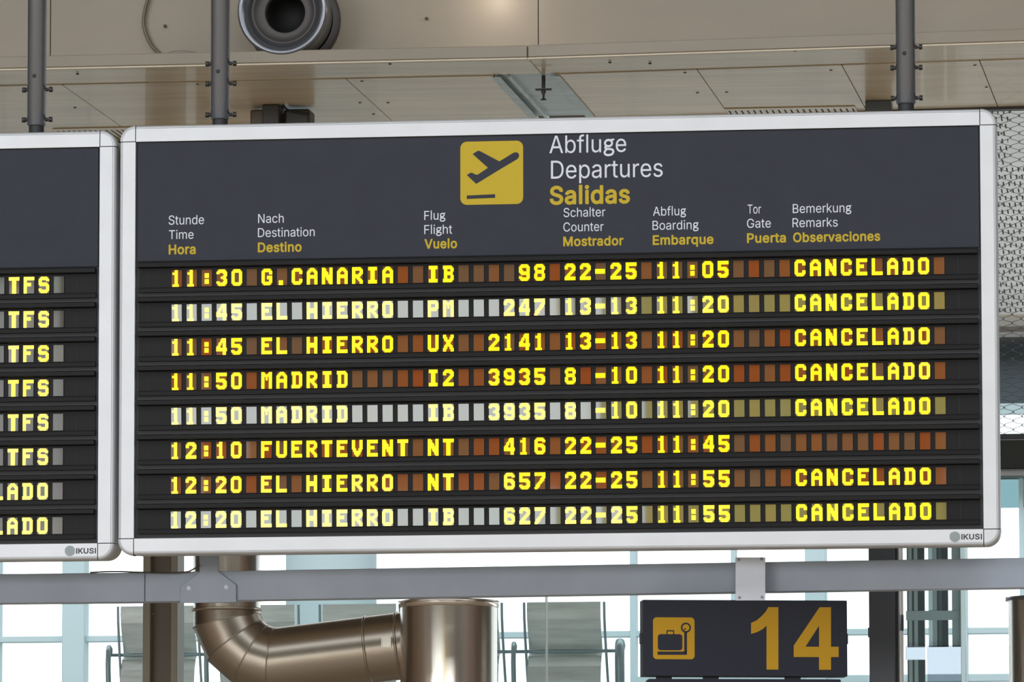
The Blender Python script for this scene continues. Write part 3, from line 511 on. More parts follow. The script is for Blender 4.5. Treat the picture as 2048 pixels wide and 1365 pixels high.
CELL_U0, CELL_P, CW, CH = .165, .05947, .0400, .0655
CELL_MESH = {}
def cell_mesh(ch, pane):
    if (ch, pane) in CELL_MESH: return CELL_MESH[ch, pane]
    mb = MB()
    # glass window, a touch bowed
    n = 4; V = []; F = []
    for j in range(n+1):
        for i in range(n+1):
            a, b = i/n*2-1, j/n*2-1
            V.append((a*CW/2, -.00014*(1-(a*a+b*b)/2)+.00014, b*CH/2))
    for j in range(n):
        for i in range(n): k = j*(n+1)+i; F.append((k, k+1, k+n+2, k+n+1))
    mb.add(V, F, 0, True)
    mb.box(-CW/2, CW/2, .0015, .006, -CH/2, CH/2, 0)
    if ch != ' ':
        h = DOTS[ch]; rows = [int(h[i*3:i*3+3], 16) for i in range(14)]
        dw, dh = .0424/10, .0655/14; done = set()
        for r in range(14):
            c = 0
            while c < 10:
                if rows[r] >> (9-c) & 1 and (r, c) not in done:
                    e = c
                    while e < 10 and rows[r] >> (9-e) & 1 and (r, e) not in done: e += 1
                    q = r
                    while q+1 < 14 and all(rows[q+1] >> (9-k) & 1 and (q+1, k) not in done for k in range(c, e)): q += 1
                    for rr in range(r, q+1):
                        for k in range(c, e): done.add((rr, k))
                    x0, x1 = -.0212+c*dw, -.0212+e*dw; z1, z0 = .03275-r*dh, .03275-(q+1)*dh
                    mb.add([(x0, -.0014, z0), (x1, -.0014, z0), (x1, -.0014, z1), (x0, -.0014, z1)], [(0, 1, 2, 3)], 1)
                    c = e
                else: c += 1
    CELL_MESH[ch, pane] = mb.mesh('character_cell', [pane, 'dot_yellow'])
    return CELL_MESH[ch, pane]
def board(ox, oz, label, first_col, lines, tilts, heading):
    base = Vector((BX+ox+BW/2, 0, BZ+oz-RW))
    t = thing('flight_board', label, 'departure board', base, 'flight information boards')
    du, dv = -BW/2, RW                 # inner-panel origin in the board's own coordinates
    def rail(side):
        mb = MB(); g = .0016
        if side in 'tb':
            s = 1 if side == 't' else -1; v0 = BH+dv if s > 0 else dv
            V = [(u, y, v0+s*r) for u in (du+g, du+BW-g) for r, y in PROF]
        else:
            s = 1 if side == 'r' else -1; u0 = du+BW if s > 0 else du
            V = [(u0+s*r, y, v) for v in (dv+g, dv+BH-g) for r, y in PROF]
        n = len(PROF); F = [(i, i+1, i+1+n, i+n) for i in range(n-1)]
        if side in 'tl': F = [f[::-1] for f in F]
        return mb.add(V, F)
    for s in 'tblr': rail(s).build('frame_rail', 'silver_frame', t)
    for su, sv in ((-1, 1), (1, 1), (1, -1), (-1, -1)):
        cu, cv = du+(BW if su > 0 else 0), dv+(BH if sv > 0 else 0)
        n = len(PROF); k = 12; V = []
        for j in range(k+1):
            a = PI/2*j/k
            V += [(cu+su*(r*math.cos(a)+.0016), y, cv+sv*(r*math.sin(a)+.0016)) for r, y in PROF]
        F = [(j*n+i, (j+1)*n+i, (j+1)*n+i+1, j*n+i+1) for j in range(k) for i in range(n-1)]
        if su*sv < 0: F = [f[::-1] for f in F]
        MB().add(V, F, 0, False).build('frame_corner', 'silver_frame', t)
    MB().plate([rrect(du-.055, dv-.055, du+BW+.055, dv+BH+.055, .055, 8)], lambda a, b, d: (a, .032+d, b), .168).build('housing', 'housing_beige', t)
    MB().plate([rrect(du-.0605, dv-.0605, du+BW+.0605, dv+BH+.0605, .0605, 8)], lambda a, b, d: (a, .008+d, b), .022).build('joint_backing', 'joint_black', t)
    HB = 1.0865
    hp = MB().box(du+.008, du+BW-.007, -.004, .008, dv+HB, dv+BH-.0045).build('header_panel', 'header_grey', t)
    # display rows: visor on top, recessed window band, lower lip, deep gap
    pr = [(.0075, .0635), (-.026, .0630), (-.030, .0600), (-.0305, .0450), (-.028, .0425), (.000, .0418), (.001, -.0335), (-.008, -.0345), (-.010, -.0380), (-.009, -.0530), (.0075, -.0535)]
    rm = MB().sweepx(pr, du+.014, du+BW-.014)
    for x in (.052, .6, 1.65, 2.6, 3.21): rm.box(du+x, du+x+.003, -.0009, .0, -.033, .0415, 1)
    rmesh = rm.mesh('display_row', ['slat_black', 'gap_black'])
    for i, v in enumerate(ROW_V):
        r = bpy.data.objects.new('display_row', rmesh); COL.objects.link(r); r.parent = t; r.location = (0, 0, dv+v)
        for c in range(first_col, 51):
            ch = lines[i][c]
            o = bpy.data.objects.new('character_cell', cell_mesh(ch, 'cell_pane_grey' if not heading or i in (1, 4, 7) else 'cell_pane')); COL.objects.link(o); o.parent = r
            o.location = (du+CELL_U0+CELL_P*c, -.0055, 0)
            o.rotation_euler = (math.radians(tilts[i])+random.gauss(0, .004), 0, random.gauss(0, .004))
    if heading:
        L, B = BX+ox, BZ+oz
        def uv(px, py): p = at(px, py, -.004); return p.x-base.x, p.z-base.z
        for s, w, x0, x1, yb, cap in TEXTS:
            u0, v0 = uv(x0, yb); u1, _ = uv(x1, yb)
            mb = MB()
            mb.plate(glyphs(s, w, u1-u0, cap*.001953), lambda a, b, d: (u0+a, -.0052+d, v0+b), .0012)
            mb.build('lettering', 'letter_yellow' if w == 'b' else 'letter_white', hp)
        q = lambda x, y: uv(905+x/8.53, 265+y/8.53)
        c0 = q(135, 1240); c1 = q(1205, 140)
        sq = rrect(c0[0], c0[1], c1[0], c1[1], .0255)
        pl = [q(*p) for p in ((345, 370), (605, 605), (435, 720), (400, 722), (335, 690), (305, 692), (245, 728), (405, 880), (830, 620), (1100, 460), (1128, 430), (1140, 395), (1128, 362), (1100, 342), (1070, 340), (1040, 350), (800, 495), (480, 325), (445, 312), (420, 322))]
        br = [q(*p) for p in ((245, 1137), (730, 1117), (727, 1056), (245, 1078))]
        pg = MB().plate([sq], lambda a, b, d: (a, -.0052+d, b), .0012, 0)
        pg.plate([pl], lambda a, b, d: (a, -.0058+d, b), .0006, 1); pg.plate([br], lambda a, b, d: (a, -.0058+d, b), .0006, 1)
        pg.build('departure_symbol', ['letter_yellow', 'header_grey'], hp)
    # maker's mark on the bottom rail
    mu, mv, mr = du+BW-.110, dv-.0285, .0205
    lg = MB()
    for k in range(-4, 5):
        a = k*.0046; hw = .0014
        P = []
        for s_, off in ((1, a-hw), (-1, a+hw)):
            h = math.sqrt(max(mr*mr-off*off, 1e-8))
            P += [(off, s_*h), (off, -s_*h)]
        P = [P[1], P[0], P[3], P[2]]
        ca, sa = math.cos(-.6), math.sin(-.6)
        P = [(mu+x*ca-y*sa, mv+x*sa+y*ca) for x, y in P]
        ar = sum(p[0]*q_[1]-q_[0]*p[1] for p, q_ in zip(P, P[1:]+P[:1]))
        if ar < 0: P = P[::-1]
        lg.add([(x, -.0126, z) for x, z in P], [(0, 1, 2, 3)], 0)
    lg.plate(glyphs('IKUSI', 'b', .0790, .0215), lambda a, b, d: (du+BW-.0855+a, -.0127+d, dv-.0395+b), .0006, 1)
    lg.build('maker_mark', ['logo_green', 'logo_black'], t)
    return t
TEXTS = [('Abfluge', 'l', 1099, 1252.5, 306.8, 35), ('Departures', 'l', 1102, 1325.5, 357.8, 36), ('Salidas', 'b', 1099.4, 1260, 410, 37.5),
 ('Stunde', 'l', 337.4, 408, 449.8, 18.4), ('Time', 'l', 338, 387.2, 478.7, 18), ('Hora', 'b', 337.4, 391.4, 509.5, 20),
 ('Nach', 'l', 516.3, 567.5, 446.5, 18), ('Destination', 'l', 515.9, 629.4, 474.7, 18), ('Destino', 'b', 515.7, 603.4, 505.3, 20),
 ('Flug', 'l', 848.6, 890.8, 440.3, 18), ('Flight', 'l', 848.6, 904.3, 468.6, 18), ('Vuelo', 'b', 849, 914.3, 498, 19.5),
 ('Schalter', 'l', 1127.2, 1210.7, 434.5, 18), ('Counter', 'l', 1126.8, 1207.2, 463.5, 18), ('Mostrador', 'b', 1126.6, 1247, 493.2, 19.5),
 ('Abflug', 'l', 1306.2, 1372, 432, 18), ('Boarding', 'l', 1305, 1397.2, 460.2, 18), ('Embarque', 'b', 1305.5, 1427.2, 490.5, 19.5),
 ('Tor', 'l', 1495.4, 1522.2, 427.7, 18), ('Gate', 'l', 1494, 1541.8, 456.2, 18), ('Puerta', 'b', 1494, 1572, 486.6, 19.5),
 ('Bemerkung', 'l', 1585.6, 1702.8, 426.6, 18), ('Remarks', 'l', 1585, 1675.5, 455, 18), ('Observaciones', 'b', 1586.3, 1760.6, 485.2, 19.5)]
board(0, 0, 'large dark departure board with yellow flight rows and a Departures heading', 0, ROWS, [0, 3.3, .2, -.2, 3.2, -.3, .1, 2.3], True)
LEFT = [' '*47+'TFS ']*6 + [' '*41+'CANCELADO ']*2
board(-3.442, -.0165, 'dark flight board cut off at the left edge, rows ending in TFS', 38, LEFT, [0]*8, False)

# ------------------------------------------------------------------ poles the boards hang from
def pole(px0, px1, pyb, studs, hole, label):
    xa, xb = at(px0, 150, .1).x, at(px1, 150, .1).x; x = (xa+xb)/2; r = (xb-xa)/2
    zb = at(px0, pyb, .1).z
    t = thing('hanging_pole', label, 'pole', (x, .1, zb), 'poles holding the boards')
    part(MB().tube([(x, .1, zb), (x, .1, zb+.004), (x, .1, 10.6)], [r-.004, r, r], 32), 'tube', 'pole_grey', t)
    part(MB().tube([(x, .1, BZ+BH+RW+(-.0165 if x < BX else 0)+.002), (x, .1, zb+.01)], r*.8, 28), 'connector', 'joint_black', t)
    for py in studs:
        z = at(px0, py, .1).z
        for s, l in ((-1, .014), (1, .02)):
            e = x+s*(r+l)
            part(MB().tube([(x+s*(r-.004), .1, z), (x+s*(r+l*.4), .1, z)], .0075, 10).tube([(x+s*(r+l*.4), .1, z), (e, .1, z)], .0045, 10).tube([(e-s*.007, .1, z), (e+s*.006, .1, z)], [.0105, .0105], 12), 'bolt', 'bolt_black', t)
    z = at(px0, hole, .1).z
    part(MB().lathe([(0, .001), (.0075, .001), (.009, -.004)], (x-.002, .1-r, z), (0, -1, 0), 14), 'set_screw', 'bolt_black', t)
pole(55, 92, 253, (180, 240), 155, 'grey hanging pole leftmost, holding the cut off flight board')
pole(421.5, 459.5, 240, (128, 168, 230), 146, 'grey hanging pole above the left end of the large departure board')
pole(1791.5, 1831.5, 209, (95, 136, 197), 110, 'grey hanging pole above the right end of the large departure board')

# ------------------------------------------------------------------ grey beam below the boards and sign 14
BY = .45
t = thing('support_beam', 'long grey steel beam running behind and just below both boards', 'beam', tuple(at(1024, 1200, BY)))
def beam(p0, p1, h):
    a, b = at(*p0, BY), at(*p1, BY)
    V = []
    for p in (a, b):
        for dy in (0, .1):
            for dz in (0, -h): V.append((p.x, BY+dy, p.z+dz))
    return MB().add(V, [(0, 1, 5, 4), (2, 6, 7, 3), (0, 4, 6, 2), (1, 3, 7, 5), (0, 2, 3, 1), (4, 5, 7, 6)])
part(beam((-350, 1152.5), (289.3, 1145.8), .1165), 'beam_bar', 'beam_grey', t, .003)
part(beam((290.3, 1145.5), (2600, 1107), .1165), 'beam_bar', 'beam_grey', t, .003)
def pxloop(P, Y): return [(at(x, y, Y).x, at(x, y, Y).z) for x, y in P]
yp = BY-.012
pp = [(399.5, 1080), (436.5, 1080), (436.5, 1144), (472, 1171), (472.5, 1205), (361, 1206), (361.5, 1173), (399, 1146)]
br = part(MB().plate([pxloop(pp, yp)], lambda a, b, d: (a, yp+d, b), .012), 'bracket_plate', 'beam_grey', t, .0015)
for px, py in ((378, 1176.5), (453, 1174.5)):
    p = at(px, py, yp); b_ = MB().lathe([(.0, .006), (.009, .006), (.010, 0), (.0125, -.001), (.0125, .0)], (p.x, yp, p.z), (0, -1, 0), 16); part(b_, 'bolt', 'plate_grey', t)
wr = MB().tube(smooth([at(x, y, BY-.03) for x, y in ((180, 1146), (230, 1144), (320, 1146.5), (370, 1145), (385, 1140), (400, 1131))]), .003, 6).build('loose_wire', 'dark_metal')
wr['label'] = 'thin loose wire resting on the beam left of its bracket plate'; wr['category'] = 'wire'

# sign 14, turned a little towards the right
AN = math.radians(12.6); sn = Vector((math.sin(AN), -math.cos(AN), 0)); su = Vector((math.cos(AN), math.sin(AN), 0))
p0 = at(1500, 1170, .36)
t = thing('counter_sign', 'dark check-in sign with a yellow luggage symbol and the number 14', 'sign', tuple(at(1490, 1352, .36)))
def sp_(px, py, k=0): return onplane(px, py, p0, sn)+sn*k
def sloop(P):
    o = []
    for x, y in P:
        w = onplane(1260+x/4.267, 1080+y/4.267, p0, sn)-p0
        o.append((w.dot(su), w.z))
    return o
def smap(k): return lambda a, b, d: p0+su*a+Vector((0, 0, 1))*b+sn*(k-d)
c = sloop([(110, 1165), (1852, 520)])
x0, z0, x1, z1 = c[0][0], c[0][1], c[1][0], c[1][1]
part(MB().plate([[(x0, z0), (x1, z0), (x1, z1), (x0, z1)]], smap(0), .10), 'sign_panel', 'sign_navy', t, .003)
for s in (x0, x1): part(MB().plate([[(s-.006, (z0+z1)/2-.02), (s+.006, (z0+z1)/2-.02), (s+.006, (z0+z1)/2+.02), (s-.006, (z0+z1)/2+.02)]], smap(-.02), .05), 'end_screw', 'joint_black', t)
c = sloop([(197, 1021), (550, 665)])
sq = rrect(c[0][0], c[0][1], c[1][0], c[1][1], .0145)
pg = MB().plate([sq], smap(.0012), .0012, 0)
c = sloop([(237, 945), (446, 808)]); pg.plate([rrect(c[0][0], c[0][1], c[1][0], c[1][1], .0115)], smap(.0018), .0006, 1)
hd = sloop([(311, 812), (311, 774), (377, 774), (377, 812), (368, 812), (368, 784), (320, 784), (320, 812)]); pg.plate([hd[::-1]], smap(.0018), .0006, 1)
pg.plate([sloop([(235, 984), (485, 984), (485, 956), (235, 956)])], smap(.0018), .0006, 1)
pg.plate([sloop([(462, 970), (486, 970), (486, 785), (462, 785)])], smap(.0018), .0006, 1)
g0 = sloop([(477, 752)])[0]; k_ = 44/4.267*.00192
pg.plate([circle(g0[0], g0[1], k_), circle(g0[0], g0[1], k_*.68, rev=True)], smap(.0018), .0006, 1)
pg.plate([sloop([(462, 774), (480, 762), (474, 754), (456, 766)])], smap(.0018), .0006, 1)
part(pg, 'luggage_symbol', ['sign_yellow', 'sign_navy'], t)
one = [(1180, 577), (1266, 577), (1266, 1110), (1165, 1110), (1165, 735), (1130, 766), (1085, 790), (1033, 805), (1033, 712), (1080, 690), (1122, 655), (1158, 615)]
part(MB().plate([sloop(one)[::-1]], smap(.0015), .0015), 'numeral', 'sign_yellow', t)
four = sloop([(1617, 578), (1715, 578), (1715, 915), (1780, 915), (1780, 1003), (1715, 1003), (1715, 1112), (1613, 1112), (1613, 1003), (1397, 1003), (1397, 905)])[::-1]
hole = sloop([(1613, 735), (1613, 915), (1497, 915)])
part(MB().plate([four, hole], smap(.0015), .0015), 'numeral', 'sign_yellow', t)
hp_ = sloop([(900, 520), (1154, 520), (1154, 152), (900, 152)])
hg = part(MB().plate([hp_], smap(.004), .008), 'hanger_plate', 'plate_grey', t, .001)
for x, y in ((928, 172), (1121, 167), (932, 496), (1125, 493)):
    q = sloop([(x, y)])[0]; P_ = smap(.004)(q[0], q[1], 0)
    part(MB().lathe([(0, .004), (.005, .004), (.006, 0), (.0075, -.001)], P_, sn, 12), 'screw', 'beam_grey', t)
c = sloop([(158, 1420), (1802, 1192)])
part(MB().plate([rrect(c[0][0], c[0][1], c[1][0], c[1][1], .006)], smap(-.01), .08), 'lower_module', 'sign_navy', t)
for x in (300, 700, 1400): 
    q = sloop([(x, 1165)])[0]; part(MB().plate([[(q[0]-.03, q[1]-.02), (q[0]+.03, q[1]-.02), (q[0]+.03, q[1]+.005), (q[0]-.03, q[1]+.005)]], smap(-.03), .03), 'hinge', 'joint_black', t)

# ------------------------------------------------------------------ stainless ducts
DY = 3.5
def X(px, py=1250, Y=DY): return at(px, py, Y).x
def Z(px, py, Y=DY): return at(px, py, Y).z
CDY = 3.13; cx = (X(797, 1250, CDY)+X(998, 1250, CDY))/2; cr = (X(998, 1250, CDY)-X(797, 1250, CDY))/2; ct = Z(897, 1203, CDY)
t = thing('upright_duct', 'large upright stainless steel duct with an open rim beside the bent pipe', 'duct', (cx, CDY, 0))
part(MB().lathe([(cr*.955, 0), (cr*.955, ct-.012)], (cx, CDY, 0), (0, 0, 1), 64), 'duct_body', 'stainless', t)
part(MB().lathe([(cr*.96, ct-.03), (cr*.985, ct-.028), (cr, ct-.012), (cr, ct-.004), (cr*.98, ct), (cr*.5, ct+.004), (0, ct+.004)], (cx, CDY, 0), (0, 0, 1), 64), 'rim', 'stainless', t)
s_ = at(2110, 1195, DY)
t = thing('upright_duct', 'upright stainless steel duct cut off at the right edge', 'duct', (s_.x, DY, 0))
r2 = s_.x-X(2017); zt = Z(2110, 1196)
part(MB().lathe([(r2, 0), (r2, zt-.01)], (s_.x, DY, 0), (0, 0, 1), 64), 'duct_body', 'stainless', t)
part(MB().lathe([(r2, zt-.016), (r2*1.06, zt-.014), (r2*1.06, zt), (0, zt)], (s_.x, DY, 0), (0, 0, 1), 64), 'rim', 'pole_grey', t)
# bent pipe
rx, rr_ = X(454, 1180), (X(520.5, 1180)-X(388, 1180))/2
ez = Z(454, 1219); K = (DY+DIST)/FPX
R = 104*K
t = thing('bent_duct', 'stainless steel pipe with a segmented elbow bending from under the board to the upright duct', 'duct', (rx, DY, ez))
part(MB().lathe([(rr_, 0), (rr_, 2.0)], (rx, DY, ez), (0, 0, 1), 48), 'riser_pipe', 'stainless', t)
part(MB().lathe([(rr_, .004), (rr_*1.055, .003), (rr_*1.06, -.003), (rr_*1.03, -.010), (rr_, -.012)], (rx, DY, ez), (0, 0, 1), 48), 'joint_ring', 'stainless_pipe', t)
SLOPE = .113; a_end = PI/2+math.atan(SLOPE)
cen = Vector((rx+R, DY, ez-.005))
def bend_pt(a): return cen+Vector((-math.cos(a), 0, -math.sin(a)))*R
ng = 4; angs = [a_end*i/ng for i in range(ng+1)]
mids = [a_end*(i+.5)/ng for i in range(ng)]
def mitre_ring(c, n_in, n_out, r, n=48):
    """ring where two straight segments meet: points of the incoming cylinder cut by the mitre plane"""
    m = (n_in+n_out).normalized(); b = Vector((0, 1, 0)); a = n_in.cross(b).normalized(); out = []
    for j in range(n):
        d = (a*math.cos(2*PI*j/n)+b*math.sin(2*PI*j/n))*r
        k = -d.dot(m)/n_in.dot(m); out.append(c+d+n_in*k)
    return out
tl = R/math.cos(a_end/ng/2)
corner = [cen+Vector((-math.cos(m_), 0, -math.sin(m_)))*tl for m_ in mids]
end_dir = Vector((math.cos(math.atan(SLOPE)), 0, math.sin(math.atan(SLOPE))))
pend = corner[-1]+end_dir*((cx+.02-corner[-1].x)/end_dir.x)
start = Vector((rx, DY, ez))
pts = [start]+corner+[pend]
dirs = [(pts[i+1]-pts[i]).normalized() for i in range(len(pts)-1)]
rings = [mitre_ring(start, dirs[0], dirs[0], rr_)]+[mitre_ring(corner[i], dirs[i], dirs[i+1], rr_) for i in range(ng)]+[mitre_ring(pend, dirs[-1], dirs[-1], rr_)]
for i in range(len(rings)-1):
    n = 48; mb = MB(); mb.add(rings[i]+rings[i+1], [(j, j+n, (j+1) % n+n, (j+1) % n) for j in range(n)], 0, True)
    part(mb, 'horizontal_pipe' if i == len(rings)-2 else 'elbow_segment', 'stainless_pipe', t)
for i in range(1, len(rings)-1):
    rg = rings[i]; c_ = pts[i]
    part(MB().tube([c_+(p-c_)*1.002 for p in rg+rg[:1]], .0035, 8, caps=False), 'seam', 'stainless_pipe', t)
# band on the horizontal pipe, end sleeve and its small label plate
dv_ = dirs[-1]
def along(px): return pts[-2]+dv_*((X(px, 1290)-pts[-2].x)/dv_.x)
for px, rad in ((738, 1.012), (800, 1.02)):
    c_ = along(px); part(MB().lathe([(rr_, -.006), (rr_*rad+.002, -.004), (rr_*rad+.003, 0), (rr_*rad+.002, .004), (rr_, .006)], c_, dv_, 48), 'seam', 'stainless_pipe', t)
q = along(783)+Vector((0, -rr_-.002, .016))
part(MB().box(q.x-.022, q.x+.022, q.y-.002, q.y+.02, q.z-.024, q.z+.024).box(q.x-.022, q.x-.018, q.y-.006, q.y, q.z-.024, q.z+.024).box(q.x+.018, q.x+.022, q.y-.006, q.y, q.z-.024, q.z+.024), 'clip_plate', 'stainless', t)

# ------------------------------------------------------------------ upright posts
CY = 4.2
xa, xb, xc, xd = (at(p, 1250, CY).x for p in (288, 303, 344, 357))
t = thing('steel_column', 'brown steel column with two lighter flanges left of the bent pipe', 'column', ((xa+xd)/2, CY, 0))
part(MB().box(xa, xb, CY-.03, CY+.14, 0, 5.3), 'flange', 'flange_beige', t, .003)
part(MB().box(xc, xd, CY-.03, CY+.14, 0, 5.3), 'flange', 'flange_beige', t, .003)
part(MB().box(xb, xc, CY+.02, CY+.05, 0, 5.3), 'web', 'brown_steel', t)
p = at(306, 1229, CY+.02); part(MB().lathe([(0, .008), (.008, .006), (.009, 0)], (p.x, CY+.02, p.z), (0, -1, 0), 12), 'bolt', 'flange_beige', t)
PY_ = 2.55
xa, xb = at(1738, 1250, PY_).x, at(1790, 1250, PY_).x
t = thing('dark_post', 'dark grey square post right of the 14 sign', 'post', ((xa+xb)/2, PY_, 0))
part(MB().box(xa, xb, PY_, PY_+.12, 0, SOF), 'post_body', 'post_dark', t, .004)
part(MB().box(xb, xb+.012, PY_+.03, PY_+.1, 0, SOF-.1), 'side_channel', 'joint_black', t)
q = at(1738, 1265, PY_); part(MB().box(xa-.006, xa, PY_+.02, PY_+.06, q.z-.02, q.z+.02), 'end_screw', 'joint_black', t)
a = at(1792, 1250, PY_+.2).x; b = at(1807, 1250, PY_+.2).x
t = thing('bright_tube', 'slim polished steel tube standing against the dark post', 'tube', ((a+b)/2, PY_+.2, 0))
part(MB().tube([((a+b)/2, PY_+.2, 0), ((a+b)/2, PY_+.2, 3.6)], (b-a)/2, 24), 'tube_body', 'post_bright', t)
part(MB().lathe([((b-a)/2*1.02, 0), ((b-a)/2*1.1, .01), ((b-a)/2*1.1, .06), ((b-a)/2*1.02, .07)], ((a+b)/2, PY_+.2, at(1800, 1263, PY_+.2).z), (0, 0, 1), 24), 'sleeve', 'pole_grey', t)

# ------------------------------------------------------------------ glazed booth at the right
GY = 8.0
def gx(px): return at(px, 1280, GY).x
gz = lambda py: at(1860, py, GY).z
t = thing('glass_booth', 'tall glazed booth with pale posts and dark strips right of the dark post', 'booth', ((gx(1810)+gx(1930))/2, GY, 0))
part(MB().box(gx(1922), gx(1931), GY-.02, GY+.05, 0, 4.6), 'post', 'mullion_teal', t, .004)
for a, b, m_, z0 in ((1813, 1816, 'slate', 0), (1816, 1823, 'grey_teal', 0), (1823, 1827, 'dark_teal', 0), (1827, 1834.5, 'grey_teal', 0), (1834.5, 1848, 'dark_teal', 0), (1813, 1816, 'slate', 2), (1816, 1823, 'grey_teal', 2), (1823, 1827, 'dark_teal', 2), (1827, 1834.5, 'grey_teal', 2), (1834.5, 1848, 'dark_teal', 2), (1856, 1864, 'mullion_teal', 1), (1864, 1873, 'grey_teal', 1), (1873, 1876, 'dark_teal', 1), (1876, 1883, 'slate', 1), (1883, 1895, 'dark_teal', 1), (1903, 1921, 'grey_teal', 1)):
    part(MB().box(gx(a), gx(b), GY+.06, GY+.10, (gz(1293) if z0 < 2 else 0), 4.6 if z0 < 2 else gz(1319)), 'back_strip', m_, t)
part(MB().box(gx(1811), gx(1849), GY+.02, GY+.05, gz(1319), gz(1292.5)), 'white_band', 'frosted_glass', t)
part(MB().box(gx(1854), gx(1931), GY+.02, GY+.05, 0, gz(1292)), 'lower_panel', 'frosted_glass', t)
part(MB().box(gx(1811), gx(1930), GY+.055, GY+.058, gz(1240), gz(1221)), 'pale_rail', 'grey_teal', t)
part(MB().box(gx(1811), gx(1931), GY-.012, GY-.006, 0, 4.6), 'glass_pane', 'clear_glass', t)

# ------------------------------------------------------------------ wire netting, sloped perforated ceiling
NY = 3.02
n0, n1 = at(1975, 250, NY).x, at(2190, 250, NY).x
zt, zb = at(2020, 214, NY).z, at(2020, 869, NY).z
t = thing('wire_netting', 'diamond wire netting stretched below the ceiling right of the large board', 'netting', ((n0+n1)/2, NY, zb))
nt_ = MB(); px_, pz_ = 35.5*(NY+DIST)/FPX, 8.95*(NY+DIST)/FPX
nc_ = int((n1-n0)/px_)+1; nr = int((zt-zb)/pz_)
for c in range(nc_*2):
    P = []
    for r in range(nr+1):
        z = zt-r*pz_; x = n0+c*px_/2+(px_/4 if (r+c) % 2 else -px_/4)*.94
        P += [(x, NY, z+.004), (x, NY+.002, z-.004)]
    nt_.tube(P, .0012, 5)
    for r in range(nr+1):
        z = zt-r*pz_; x = n0+c*px_/2+(px_/4 if (r+c) % 2 else -px_/4)
        if (r+c) % 2: nt_.box(x-.001, x+.008, NY-.003, NY+.003, z-.0022, z+.0022)
part(nt_, 'mesh', 'net_wire', t)
part(MB().box(n0, n1, NY-.02, NY+.02, zb-.024, zb), 'bottom_rail', 'joint_black', t, .003)
part(MB().box(n0, n1, NY-.015, NY+.015, zt-.004, zt+.012), 'top_rail', 'grey_strip', t, .003)
a, b = at(2020, 200, 5.0), at(2020, 632, 8.0)
sl = Vector((0, b.y-a.y, b.z-a.z)); ln = sl.length
o = MB().add([(-.5, 0, 0), (2.4, 0, 0), (2.4, ln, 0), (-.5, ln, 0), (-.5, 0, .03), (2.4, 0, .03), (2.4, ln, .03), (-.5, ln, .03)], [(3, 2, 1, 0), (4, 5, 6, 7), (0, 1, 5, 4), (1, 2, 6, 5), (2, 3, 7, 6), (3, 0, 4, 7)]).build('ceiling_perforated', 'perforated_sheet')
o['kind'] = 'structure'; o.location = (a.x-.12, a.y, a.z); o.rotation_euler = (math.atan2(b.z-a.z, b.y-a.y), 0, 0)
q = at(2020, 338, 6.0)
struct(MB().box(-1.9, 1.2, 7.98, 8.4, at(2020, 636, 8).z-.002, at(2020, 632, 8).z+.6), 'trim_3', 'housing_beige')

# ------------------------------------------------------------------ window wall far behind
WY = 15.0
wz = lambda py, px=1024: at(px, py, WY).z
wx = lambda px: at(px, 1250, WY).x
w = bpy.data.objects.new('window_1', None); COL.objects.link(w); w['kind'] = 'structure'
XL, XR = -40.0, 30.0
for px0, px1 in ((-330, -285), (130, 175), (1613, 1654), (2107, 2150)): MB().box(wx(px0), wx(px1), WY-.1, WY+.05, 0, wz(884)).build('mullion', 'mullion_teal', w, .006)
for px0, px1 in ((-8, 2.5), (355, 362), (1262, 1274.5), (1464, 1474), (1931, 1936), (2041, 2050)): MB().box(wx(px0), wx(px1), WY-.06, WY+.05, 0, wz(884)).build('mullion', 'mullion_teal', w, .004)
za, zb2 = wz(1271, 1024), wz(1282, 1024)
MB().box(XL, XR, WY-.05, WY+.05, wz(1277.5), wz(1265.5)).build('transom', 'mullion_teal', w, .004)
MB().box(wx(1270), XR, WY-.05, WY+.05, wz(1372), wz(1357)).build('transom', 'mullion_teal', w, .004)
MB().box(XL, XR, WY-.30, WY+.05, wz(945, 2020), wz(884, 2020)).build('header_beam', 'header_dark', w)
MB().box(XL, XR, WY-.28, WY+.02, wz(959, 2020), wz(946, 2020)).build('header_edge', 'grey_strip', w)
MB().box(XL, XR, WY-.02, WY+.03, wz(1016, 2020), wz(958, 2020)).build('blue_band', 'blue_glass', w)
MB().box(XL, XR, WY-.3, WY, wz(676, 2020), wz(560, 2020)).build('upper_band', 'mezz_brown', w)
MB().box(XL, XR, WY-.34, WY, wz(686, 2020), wz(676, 2020)).build('upper_ledge', 'grey_strip', w)
MB().box(XL, XR, WY-.02, WY+.03, wz(808, 2020), wz(686, 2020)).build('slate_blind', 'slate', w)
MB().box(XL, XR, WY-.02, WY+.03, wz(829, 2020), wz(808, 2020)).build('pale_band', 'mullion_teal', w)
MB().box(XL, XR, WY+.02, WY+.026, 0, wz(884)).build('pane', 'clear_glass', w)
MB().box(XL, XR, WY+.04, WY+.046, wz(884), wz(829)).build('pane', 'clear_glass', w)
struct(MB().box(-40, 30, 1.62, 15.3, 7.0, 7.15), 'ceiling_rear', 'ply_wall')
MB().box(-40, 30, WY, WY+.1, wz(560, 2020), 7.1).build('wall_head', 'mezz_brown', w)
# round pale pillar by the window
pcx = (wx(626)+wx(801))/2
o = MB().lathe([((wx(801)-wx(626))/2, 0), ((wx(801)-wx(626))/2, wz(870))], (pcx, WY-1, 0), (0, 0, 1), 48).build('pillar', 'pillar_pale', kind='structure')

